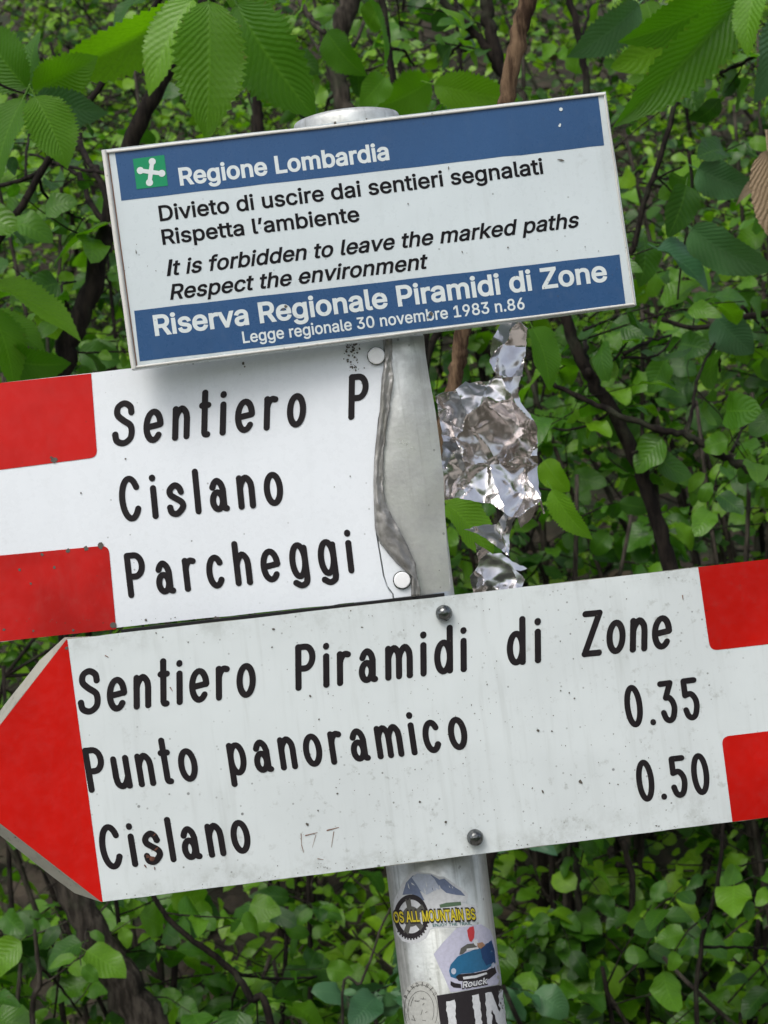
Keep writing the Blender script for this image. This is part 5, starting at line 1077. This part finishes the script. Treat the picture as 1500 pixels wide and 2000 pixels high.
# dried leaf
t = thing('dry_leaf', 'curled brown dead leaf hanging at the right edge beside the notice board', 'leaf', Pt(1500, 290, .72))
def dry():
    d = leaf_mesh('leaf', 60, 6, chest(.13), 22, .10, .9, .5, .005, 15, .05, 3, .12)
    me = to_mesh('leaf_blade', d, M['dry']); a, b_ = Pt(1500, 292, .72), Pt(1498, 530, .70)
    place(me, a, frame(b_ - a, Vector((-1, -.55, .1))), (b_ - a).length, t, 'leaf_blade')
    d2 = leaf_mesh('leaf', 40, 5, chest(.15), 16, .1, .8, .5, .005, 12, .05, 5, .1)
    me = to_mesh('leaf_blade', d2, M['dry']); a, b_ = Pt(1492, 352, .74), Pt(1430, 388, .74)
    place(me, a, frame(b_ - a, Vector((.2, -1, .9))), (b_ - a).length, t, 'leaf_blade')
dry()

# ------------------------------------------------------------------ leaf scatter machinery
oval = lambda hw: (lambda u: hw * (max(0, math.sin(math.pi * u ** .88)) ** .55))
lance = lambda hw: (lambda u: hw * (max(0, math.sin(math.pi * u ** .8)) ** .85))
SMALL = [leaf_mesh('leaf', 10, 2, pf(w), 0, 0, f, dr, 0, 9, .06, s, stalk=True) for pf, w, f, dr, s in ((oval, .34, .3, .5, 1), (ovate, .38, .15, .3, 2), (oval, .40, .25, .8, 3), (lance, .25, .3, .6, 4), (oval, .30, -.15, .9, 5))]
SMALLM = {k: [to_mesh('leaf', d, M[k]) for d in SMALL] for k in ('leaf', 'blueleaf', 'lime', 'leaf_far')}
TINY = [leaf_mesh('leaf', 6, 1, pf(w), 0, 0, f, dr, 0, 9, .0, s, stalk=False) for pf, w, f, dr, s in ((oval, .33, .35, .6, 1), (ovate, .36, .2, .4, 2), (lance, .22, .45, .9, 3), (oval, .40, .15, .3, 4))]

def bulk(name, items, protos, mt, parent, kind='stuff', label=None):
    """items: list of (pos, 3x3, scale, tint)"""
    off = base_of(parent); groups = {}
    for i, it in enumerate(items): groups.setdefault(i % len(protos), []).append(it)
    VV, FF, UU, TT = [], [], [], []; vo = 0
    for g, its in groups.items():
        V, Fc, UV = protos[g]; V = np.array(V); Fc4 = [f for f in Fc]
        R = np.array([[list(r) for r in it[1]] for it in its]); P = np.array([list(it[0] - off) for it in its]); Sx = np.array([it[2] for it in its])
        A = np.einsum('nij,vj->nvi', R, V) * Sx[:, None, None] + P[:, None, :]
        nV = len(V); n_ = len(its); VV.append(A.reshape(-1, 3)); UU.append(np.tile(np.array(UV), (n_, 1)))
        TT.append(np.repeat(np.array([it[3] for it in its]), nV))
        fa = np.array(Fc4, dtype=np.int64); FF.append((fa[None] + (vo + np.arange(n_) * nV)[:, None, None]).reshape(-1, 4)); vo += nV * n_
    V = np.concatenate(VV).astype(np.float32); Fa = np.concatenate(FF).astype(np.int32); U = np.concatenate(UU).astype(np.float32); T = np.concatenate(TT).astype(np.float32)
    me = bpy.data.meshes.new(name); me.vertices.add(len(V)); me.vertices.foreach_set('co', V.ravel())
    me.loops.add(Fa.size); me.loops.foreach_set('vertex_index', Fa.ravel()); me.polygons.add(len(Fa))
    me.polygons.foreach_set('loop_start', np.arange(len(Fa), dtype=np.int32) * 4)
    me.update(calc_edges=True)
    me.polygons.foreach_set('use_smooth', np.ones(len(Fa), dtype=bool))
    uvl = me.uv_layers.new(name='UVMap'); uvl.data.foreach_set('uv', U[Fa.ravel()].ravel())
    at = me.attributes.new('tint', 'FLOAT', 'POINT'); at.data.foreach_set('value', T)
    me.materials.append(mt); me.validate(); me.update()
    return link(name, me, parent, label=label, kind=kind)

def leaf_rot(rnd, along, up_bias=.75, toward=.55):
    nrm = Vector((rnd.gauss(0, .6), -toward + rnd.gauss(0, .6), up_bias + rnd.gauss(0, .4)))
    a = along + Vector((rnd.gauss(0, .25), rnd.gauss(0, .25), rnd.gauss(-.15, .25)))
    return frame(a, nrm)

def grow_twig(rnd, p, d, L, leaflen, n, items, twigs, r=.0016, sag=.25):
    d = d.normalized(); pts = [p]; q = p.copy(); st_ = L / 5
    for i in range(5):
        d = (d + Vector((rnd.gauss(0, .12), rnd.gauss(0, .12), rnd.gauss(0, .1) - sag * .12))).normalized(); q = q + d * st_; pts.append(q)
    twigs.append((pts, r))
    for k in range(n):
        t = .15 + .85 * k / max(1, n - 1); f = t * 5; i = min(4, int(f)); pos = pts[i].lerp(pts[i + 1], f - i)
        dd = (pts[i + 1] - pts[i]).normalized(); sd = 1 if k % 2 else -1
        lat = dd.cross(Vector((0, 0, 1))); lat = lat.normalized() if lat.length > .05 else Vector((1, 0, 0))
        al = (dd * .55 + lat * sd * (.9 if k < n - 1 else .1) + Vector((0, 0, -.15)))
        items.append((pos + al.normalized() * leaflen * .12, leaf_rot(rnd, al), leaflen * rnd.choice((.45, .6, .75, .9, 1.0, 1.15, 1.3)) * rnd.uniform(.9, 1.1), rnd.random()))

def visible_px(p):
    s = p.y + D
    if s < .1: return None
    X, Z = p.x / s, (p.z - H) / s; a = (X * CR - Z * SR) * F; b_ = (X * SR + Z * CR) * F
    return 750 + a, 1000 - b_

def hidden(px, py):
    return (inside(px, py, [(215, 310), (1170, 200), (1225, 580), (270, 700)]) or inside(px, py, [(-50, 775), (740, 690), (740, 1160), (-50, 1240)])
            or inside(px, py, [(-60, 1536), (140, 1270), (1550, 1110), (1550, 1570), (205, 1740)]))

def tubes_mesh(name, tw, mt, parent, sides=4, kind=None):
    V, Fc = [], []
    for pts, r in tw:
        v, f = tube(pts, [r * (1 - .6 * i / (len(pts) - 1)) for i in range(len(pts))], sides, 0, 0, False); n0 = len(V); V += v; Fc += [[i + n0 for i in g] for g in f]
    return mesh_obj(name, V, Fc, M[mt], parent, smooth=True, kind=kind)

def split_leaves(t, items, mk, keep):
    """the leaves that show largest become parts, the rest of this plant one mass"""
    near, rest = [], []
    sc = []
    for it in items:
        v = visible_px(it[0]); s = it[2] / (it[0].y + D) * F
        ok = v and -20 < v[0] < 1520 and -20 < v[1] < 2020 and not hidden(*v)
        sc.append((s if ok else 0, it))
    sc.sort(key=lambda a: -a[0])
    for i, (s, it) in enumerate(sc):
        (near if i < keep and s > 22 else rest).append(it)
    for i, it in enumerate(near): place(SMALLM[mk][i % 5], it[0], it[1], it[2], t)
    if rest: bulk('foliage', rest, SMALL, M[mk], t)

# ---- saplings and trunks traced where they stand
def sapling(label, y, pts, w0, w1, mt='bark_dark', branches=(), cat_='tree', name='sapling', leaves=0, leaflen=.046, mk='leaf', seed=1, foot=True, dy=0.0, group=None):
    rnd = random.Random(seed); n_ = len(pts)
    P = [Pt(px, py, y + dy * i / max(1, n_ - 1)) for i, (px, py) in enumerate(pts)]
    low = P[-1]
    if foot:
        gx, gy = low.x + (P[-1].x - P[-2].x) * .8, low.y; g = gz(gx, gy)
        if low.z > g: P += [Vector(((low.x + gx) / 2, gy, (low.z + g) / 2)), Vector((gx, gy, g - .05))]
    root = P[-1].copy()
    t = thing(name, label, cat_, root, group)
    sm = cat3(P, 6); m_ = len(sm); rs = [wpx(w0 + (w1 - w0) * min(1, i / (6 * (n_ - 1))), y) * (1 + .14 * noise.noise(Vector((i * .7, seed, 0)))) for i in range(m_)]
    sm = [p + Vector((noise.noise(Vector((i * .5, seed, 1))), 0, 0)) * rs[i] * .6 for i, p in enumerate(sm)]
    V, Fc = tube(sm, rs, 10, .06, seed); mesh_obj('trunk', V, Fc, M[mt], t, smooth=True)
    items, tw = [], []
    for bi, br in enumerate(branches):
        bp_, bw = br[0], br[1]; bdy = br[2] if len(br) > 2 else .15
        Q_ = [Pt(px, py, y + bdy * i / max(1, len(bp_) - 1)) for i, (px, py) in enumerate(bp_)]
        sq = cat3(Q_, 5); k_ = len(sq)
        sq = [p + Vector((noise.noise(Vector((i * .9, bi, seed))), 0, noise.noise(Vector((i * .9, bi, seed + 4))))) * wpx(bw, y) * .9 for i, p in enumerate(sq)]
        V, Fc = tube(sq, [wpx(bw * (1 - .45 * i / (k_ - 1)), y) * (1 + (.25 if i % 5 == 0 else 0)) for i in range(k_)], 6, .12, seed + bi); mesh_obj('branch', V, Fc, M[mt], t, smooth=True)
        if leaves:
            for i in range(2, k_, 2):
                if rnd.random() < .22:
                    d = Vector((rnd.gauss(0, 1), rnd.gauss(0, .5), rnd.gauss(.1, .6)))
                    grow_twig(rnd, sq[i], d, leaflen * rnd.uniform(1.2, 2.6), leaflen, rnd.randint(2, 4), items, tw, wpx(3.0, y))
    if leaves:
        for i in range(leaves):
            k = rnd.randrange(0, max(1, int(m_ * .8))); d = Vector((rnd.gauss(0, 1), rnd.gauss(-.2, .7), rnd.gauss(.1, .6)))
            grow_twig(rnd, sm[k], d, leaflen * rnd.uniform(2, 4.5), leaflen, rnd.randint(4, 7), items, tw, wpx(4.5, y))
    if tw: tubes_mesh('twig', tw, mt, t, kind='stuff')
    if items: split_leaves(t, items, mk, 90)
    return t

sapling('dark leaning trunk running down left of the notice board to behind the upper red bar', .92,
        [(470, -110), (332, 128), (252, 288), (216, 420), (172, 580), (138, 660), (108, 760), (10, 1000), (-190, 1400)], 30, 50, 'bark_dark', leaves=3, seed=11,
        branches=[([(213, 395), (190, 340), (165, 300), (155, 265)], 16), ([(190, 500), (205, 440), (175, 395), (160, 350), (128, 325)], 16), ([(230, 340), (185, 335), (120, 322), (60, 300)], 9), ([(150, 640), (120, 560), (148, 550)], 6), ([(165, 590), (200, 520), (215, 480)], 14)])
sapling('dark trunk standing just right of the pole below the arrow sign', 2.1,
        [(1058, 1500), (1062, 1600), (1066, 1690), (1058, 1760), (1062, 1850), (1070, 2050)], 30, 34, 'bark_dark', seed=29, leaves=2)
sapling('thin dark stem crossing the top left corner down to the left edge', .9,
        [(350, -60), (262, 70), (180, 190), (95, 312), (50, 390), (-4, 470), (-90, 620), (-330, 900)], 11, 18, 'bark_dark', seed=12, leaves=3,
        branches=[([(92, 318), (60, 345), (5, 362), (-40, 370)], 12), ([(75, 340), (90, 385), (140, 420), (165, 428)], 7), ([(50, 350), (52, 290), (60, 240), (48, 200)], 6)])
sapling('upright thin dark trunk behind the big chestnut leaves above the notice board', 1.7,
        [(478, -60), (492, 60), (500, 150), (506, 260), (530, 500), (620, 900), (730, 1300), (845, 1700), (890, 2050)], 18, 26, 'bark_dark', seed=13, leaves=4,
        branches=[([(500, 195), (540, 185), (575, 215), (600, 235)], 7), ([(498, 230), (480, 170), (460, 120)], 5)])
sapling('dark forked trunk at the top centre behind the pole cap', 1.55,
        [(712, -120), (690, -20), (668, 50), (655, 120), (668, 190), (700, 300), (760, 700), (800, 1300)], 46, 26, 'bark_grey', seed=14, leaves=3,
        branches=[([(655, 70), (618, 50), (590, 10), (575, -40)], 16), ([(662, 110), (690, 90), (712, 40), (730, -20)], 11), ([(656, 130), (625, 100), (600, 60)], 9), ([(664, 170), (640, 200), (632, 235)], 8)])
sapling('slim blackish stem at the top between the two hanging chestnut twigs', 1.35,
        [(738, -60), (752, 40), (764, 130), (776, 200), (790, 300), (800, 600)], 14, 13, 'bark_dark', seed=15,
        branches=[([(766, 95), (790, 100), (800, 118), (812, 130)], 7), ([(770, -40), (778, 20), (782, 60)], 4)])
sapling('dark upright trunk with a slanting limb at the top, left of the brown trunk', 1.45,
        [(944, -80), (950, 10), (958, 62), (972, 118), (982, 200), (900, 420), (830, 640), (812, 900), (810, 1200), (840, 1700), (885, 2050)], 26, 24, 'bark_dark', seed=16, leaves=2,
        branches=[([(975, 125), (950, 92), (910, 48), (868, 2), (840, -40)], 20, 0), ([(925, 70), (900, 85), (870, 120)], 9), ([(905, 45), (895, 10), (885, -20)], 6)])
sapling('brown barked trunk rising behind the notice board to the top edge of the view', .34,
        [(1046, -90), (1030, 0), (1012, 75), (996, 150), (980, 240), (935, 450), (905, 640), (896, 700), (888, 745), (866, 830), (846, 930), (842, 1100), (850, 1400), (875, 1700), (895, 2050)], 36, 26, 'bark_brown', seed=17)
sapling('dark trunk leaning down right of the foil, with a long side branch', .95,
        [(1060, 480), (1105, 620), (1130, 690), (1160, 750), (1196, 800), (1234, 880), (1262, 950), (1284, 1020), (1308, 1105), (1322, 1180), (1310, 1300), (1180, 1450), (1010, 1580), (930, 1740), (915, 2050)], 22, 40, 'bark_dark', seed=18, leaves=3, dy=.1,
        branches=[([(1500, 930), (1440, 905), (1400, 885), (1345, 852), (1285, 838), (1190, 802), (1130, 775), (1056, 736)], 17, .0),
                  ([(1342, 850), (1354, 790), (1362, 740), (1385, 690), (1412, 640), (1432, 590)], 8), ([(1430, 882), (1455, 830), (1500, 775)], 6),
                  ([(1056, 736), (1085, 728), (1112, 724)], 5), ([(1192, 805), (1150, 830), (1100, 840), (1060, 825), (1030, 800)], 6), ([(1150, 730), (1143, 680), (1145, 640)], 12),
                  ([(1165, 735), (1210, 690), (1240, 640)], 6), ([(1220, 690), (1265, 668), (1310, 655)], 9), ([(1215, 698), (1270, 698), (1300, 680), (1312, 655)], 6), ([(1237, 885), (1262, 872), (1278, 855)], 7), ([(1140, 645), (1200, 620), (1260, 600)], 6)])
sapling('thin dark twisting stem just right of the notice board, reaching the top right', 1.05,
        [(1345, 100), (1330, 150), (1312, 230), (1282, 330), (1258, 395), (1246, 450), (1234, 490), (1205, 530)], 10, 12, 'bark_dark', seed=19, leaves=2, foot=False, name='hanging_branch', cat_='branch',
        branches=[([(1350, 105), (1385, 132), (1402, 142), (1440, 128), (1490, 104), (1540, 90)], 9, .0), ([(1402, 142), (1430, 160), (1448, 172)], 6), ([(1375, 125), (1372, 150)], 6), ([(1275, 340), (1300, 350), (1330, 340)], 5), ([(1282, 345), (1300, 362), (1312, 375)], 5), ([(1200, 290), (1260, 240), (1310, 205), (1400, 165)], 3)])
sapling('dark branch crossing the right edge below the dead leaf', 1.3,
        [(1580, 590), (1500, 612), (1460, 618), (1410, 632), (1350, 640), (1290, 622), (1255, 606)], 16, 7, 'bark_dark', seed=20, leaves=2, foot=False, name='branch_overhanging', cat_='branch',
        branches=[([(1410, 636), (1405, 690), (1406, 725)], 9), ([(1450, 600), (1470, 620), (1500, 650)], 8), ([(1385, 632), (1360, 618), (1350, 600)], 5)])
sapling('thick mossy dark trunk at the bottom left below the arrow point', 1.2,
        [(60, 1500), (120, 1700), (180, 1820), (230, 1900), (285, 2000), (340, 2120)], 50, 88, 'bark_grey', seed=21, leaves=3)
sapling('thin dark branch slanting down under the arrow sign left of the pole', 1.05,
        [(250, 1640), (312, 1770), (350, 1815), (412, 1862), (462, 1905), (490, 1950), (535, 2030)], 9, 16, 'bark_dark', seed=22, leaves=3,
        branches=[([(440, 1890), (480, 1905), (540, 1912), (620, 1908)], 8), ([(470, 1915), (455, 1950), (450, 1990)], 7)])
sapling('thin grey stem standing at the lower left with fresh leaves at its tip', 1.2,
        [(68, 1815), (72, 1860), (78, 1920), (66, 2030)], 7, 12, 'bark_grey', seed=23, leaves=2, branches=[([(126, 1850), (116, 1900), (104, 2000)], 9), ([(80, 1890), (120, 1930), (160, 1985)], 7)])
sapling('slim dark stem dropping below the right end of the arrow sign', 1.2,
        [(1412, 1560), (1410, 1650), (1402, 1720), (1385, 1790), (1370, 1850), (1362, 2030)], 7, 10, 'bark_dark', seed=24, leaves=3, mk='leaf',
        branches=[([(1370, 1850), (1420, 1850), (1500, 1852)], 7), ([(1500, 1680), (1450, 1690), (1412, 1700)], 5)])
sapling('short dark stem standing under the middle of the arrow sign right of the pole', 1.6,
        [(1215, 1640), (1235, 1720), (1232, 1800), (1240, 1850), (1262, 1940), (1270, 2030)], 14, 10, 'bark_dark', seed=25, leaves=3,
        branches=[([(1240, 1850), (1290, 1865), (1330, 1910)], 8), ([(1205, 1690), (1260, 1700), (1300, 1740)], 9), ([(1380, 1900), (1340, 1950), (1300, 1975)], 8)])
sapling('pale thin twig rising beside the pole below the arrow sign', .9, [(770, 1760), (745, 1810), (725, 1870), (705, 1920), (670, 2010)], 4, 6, 'bark_grey', seed=26)
sapling('blurred grey trunk far behind the long branch, right of the leaning trunk', 2.4,
        [(1340, 900), (1362, 960), (1392, 1020), (1412, 1085), (1430, 1300)], 12, 20, 'bark_grey', seed=27, leaves=2, branches=[([(1412, 1075), (1450, 1075), (1500, 1080)], 8)])
sapling('slim dark stem at the top between the brown trunk and the long chestnut leaves', 1.8,
        [(1100, -60), (1118, 20), (1138, 110), (1138, 200), (1050, 400), (900, 600), (835, 700), (815, 1000), (830, 1500), (880, 2050)], 14, 16, 'bark_dark', seed=28, leaves=3, branches=[([(1136, 80), (1150, 20), (1158, -40)], 8)])

# ---- shrubs: (label, crown centre px, depth, crown radius m, stems, twigs per stem, leaf length, material)
def shrub(label, px, py, y, R, nst, ntw, leaflen, mk, seed, keep=130, group=None, flat=.8, name='shrub'):
    rnd = random.Random(seed); c = Pt(px, py, y); bx, by_ = c.x + rnd.uniform(-.05, .05), y + .05
    root = Vector((bx, by_, gz(bx, by_))); t = thing(name, label, 'shrub', root, group); leaflen *= .82
    items, tw = [], []
    for s in range(nst):
        a = rnd.uniform(0, 6.28); rr = R * rnd.uniform(.3, 1.0)
        top = c + Vector((math.cos(a) * rr, math.sin(a) * rr * .5, R * flat * rnd.uniform(-.6, 1.0)))
        p0 = root + Vector((rnd.gauss(0, .03), rnd.gauss(0, .03), -.03))
        mid = p0.lerp(top, .5) + Vector((rnd.gauss(0, .06), rnd.gauss(0, .04), rnd.uniform(0, .1)))
        sm = cat3([p0, mid, top], 8)
        V, Fc = tube(sm, [.006 * (1 - .7 * i / (len(sm) - 1)) + .0012 for i in range(len(sm))], 6, .1, s); mesh_obj('stem', V, Fc, M['bark_dark' if s % 2 else 'bark_grey'], t, smooth=True)
        for k in range(int(ntw * 1.35)):
            f = rnd.uniform(.35, 1.0); i = min(len(sm) - 1, int(f * (len(sm) - 1))); az = rnd.uniform(0, 6.28)
            grow_twig(rnd, sm[i], Vector((math.cos(az), math.sin(az) * .8 - .2, rnd.uniform(-.2, .7))), R * rnd.uniform(.35, .8), leaflen, rnd.randint(5, 8), items, tw)
    tubes_mesh('twig', tw, 'bark_dark', t, kind='stuff'); split_leaves(t, items, mk, keep)
    return t
SH = [
 ('round leaved shrub left of the notice board, behind the leaning trunk', 120, 480, 1.9, .30, 5, 9, .06, 'leaf', 41),
 ('leafy shrub in the gap left of the arrow point', 30, 1330, 1.5, .22, 4, 8, .055, 'leaf', 42),
 ('low shrub with fresh leaves filling the bottom left corner', 110, 1900, 1.35, .26, 5, 10, .06, 'leaf', 43),
 ('round leaved shrub under the arrow sign left of the pole', 430, 1880, 1.6, .28, 5, 10, .055, 'leaf', 44),
 ('dense shrub between the pole foot and the thin dark branch', 640, 1850, 1.45, .22, 4, 9, .055, 'leaf', 45),
 ('round leaved shrub directly right of the stickered pole', 1070, 1850, 1.3, .22, 4, 9, .058, 'blueleaf', 46),
 ('broad leaved shrub in the bottom right corner', 1400, 1900, 1.45, .28, 5, 10, .065, 'leaf', 47),
 ('small leaved shrub beneath the middle of the arrow sign, right of the pole', 1220, 1780, 1.9, .28, 5, 9, .055, 'leaf', 48),
 ('shrub with round leaves right of the foil, behind the leaning trunk', 1160, 860, 1.9, .30, 5, 10, .06, 'leaf', 49),
 ('yellow green shrub at the right edge above the arrow sign', 1430, 980, 1.7, .26, 5, 9, .058, 'leaf', 50),
 ('shrub at the right edge beside the lower half of the notice board', 1400, 640, 2.0, .30, 5, 9, .055, 'leaf', 51),
 ('bright yellow green shrub behind the top right of the notice board', 1230, 130, 2.5, .36, 5, 10, .05, 'lime', 52),
 ('green shrub behind the pole cap at the top centre', 850, 100, 2.1, .34, 6, 10, .055, 'leaf', 53),
 ('green shrub behind the chestnut leaves at the top left', 330, 150, 2.1, .34, 6, 10, .058, 'leaf', 54),
 ('shrub between the foil and the leaning trunk just above the arrow sign', 1040, 1060, 1.6, .20, 4, 8, .055, 'leaf', 55),
 ('bright shrub right of the thin twisting stem at the right edge', 1420, 300, 2.2, .32, 5, 10, .052, 'leaf_far', 56),
 ('shrub behind the leaves at the left edge above the red bar', 60, 640, 2.2, .28, 4, 9, .055, 'leaf_far', 57),
]
for s in SH: shrub(*s)

# ---- the thicket behind, one mass: leaves, twigs, dead leaves on the ground
rnd = random.Random(77); items, tw = [], []; N = 0
def thick(n_, y0, y1, hmax, ll):
    global items
    for i in range(n_):
        y = rnd.uniform(y0, y1); hw = (D + y) * .30 + .4; x = rnd.uniform(-hw, hw)
        g = gz(x, y); hh = g + hmax * rnd.random() ** 1.2
        p = Vector((x, y, hh)); v = visible_px(p)
        if not v or not (-260 < v[0] < 1760 and -260 < v[1] < 2260): continue
        az = rnd.uniform(0, 6.28)
        nn = noise.noise(Vector((x * 1.3, y * 1.3, hh * 1.3)))
        if nn < -.12: continue
        i0 = len(items)
        grow_twig(rnd, p, Vector((math.cos(az), math.sin(az) * .8, rnd.uniform(-.1, .9))), rnd.uniform(.16, .36), ll * rnd.uniform(.75, 1.25), rnd.randint(6, 10), items, tw, .0022)
thick(1700, 1.3, 2.7, .5, .036)
thick(2700, 2.5, 4.4, .9, .036)
thick(7400, 4.2, 8.6, 1.05, .038)
th = thing('thicket', 'dense green undergrowth covering the slope behind the signs', 'undergrowth', (0, 5, gz(0, 5)))
th['kind'] = 'stuff'
def cl(it):  # clumps of brighter and darker tint stand in for sunlit patches
    p = it[0]; k = noise.noise(Vector((p.x * .8, p.y * .8, p.z * .8 + 3))) * .5 + .5
    return (it[0], it[1], it[2], min(.999, max(0, k * .75 + it[3] * .4 - .08)))
items = [cl(it) for it in items]
o = bulk('foliage', items, TINY, M['leaf_far'], th)
o2 = tubes_mesh('twig', tw, 'bark_grey', th, 3, kind='stuff')
# unseen wood added behind the camera for dark foil reflections and less low sky
wd = []
for i in range(7000):
    x = rnd.uniform(-13, 13); k = noise.noise(Vector((x * .35, 0, 7))); y = -7.5 + rnd.gauss(0, .9); top = 3.6 + 2.2 * k; z = gz(x, y) - .2 + (top - gz(x, y)) * rnd.random() ** .8
    a = rnd.uniform(0, 6.28); wd.append((Vector((x, y, z)), frame(Vector((math.cos(a), math.sin(a), rnd.gauss(-.2, .3))), Vector((rnd.gauss(0, .6), .5 + rnd.gauss(0, .5), .7))), rnd.uniform(.18, .42), rnd.random()))
o = bulk('unseen_woodland', wd, TINY, M['leaf'], None); o['label'] = 'unseen leafy wood added behind the viewer to darken reflections'; o['category'] = 'unseen_woodland'
# long bare stems among it
tw2 = []; tw3 = []
for i in range(85):
    y = rnd.uniform(1.9, 7.0); x = rnd.uniform(-1, 1) * ((D + y) * .27 + .3); p = Vector((x, y, gz(x, y) - .02)); d = Vector((rnd.gauss(0, .75), rnd.gauss(0, .3), 1)).normalized(); pts = [p]
    for k in range(9): d = (d + Vector((rnd.gauss(0, .25), rnd.gauss(0, .1), -.03))).normalized(); pts.append(pts[-1] + d * rnd.uniform(.1, .2))
    tw2.append((pts, rnd.uniform(.003, .010)))
    for k in range(7):
        q = pts[rnd.randrange(2, 9)]; e = Vector((rnd.choice((-1, 1)) * rnd.uniform(.5, 1), rnd.gauss(-.2, .4), rnd.gauss(.1, .4))).normalized(); bp_ = [q]
        for kk in range(6): e = (e + Vector((rnd.gauss(0, .18), rnd.gauss(0, .1), rnd.gauss(0, .2)))).normalized(); bp_.append(bp_[-1] + e * rnd.uniform(.05, .12))
        tw3.append((bp_, rnd.uniform(.0012, .0034)))
tubes_mesh('bare_twig', tw3, 'bark_dark', th, 4, kind='stuff')
tubes_mesh('stem', tw2, 'bark_dark', th, 5, kind='stuff')
lit = []
for i in range(5000):
    y = rnd.uniform(1.0, 8.5); x = rnd.uniform(-1, 1) * ((D + y) * .3 + .4); a = rnd.uniform(0, 6.28)
    lit.append((Vector((x, y, gz(x, y) + rnd.uniform(.004, .03))), frame(Vector((math.cos(a), math.sin(a), rnd.gauss(.3, .3))), Vector((rnd.gauss(0, .4), rnd.gauss(-.5, .4), 1))), rnd.uniform(.03, .065), rnd.random()))
o = bulk('fallen_leaves', lit, TINY, M['litter'], None); o['label'] = 'brown dead leaves lying on the slope under the bushes'; o['category'] = 'leaf litter'
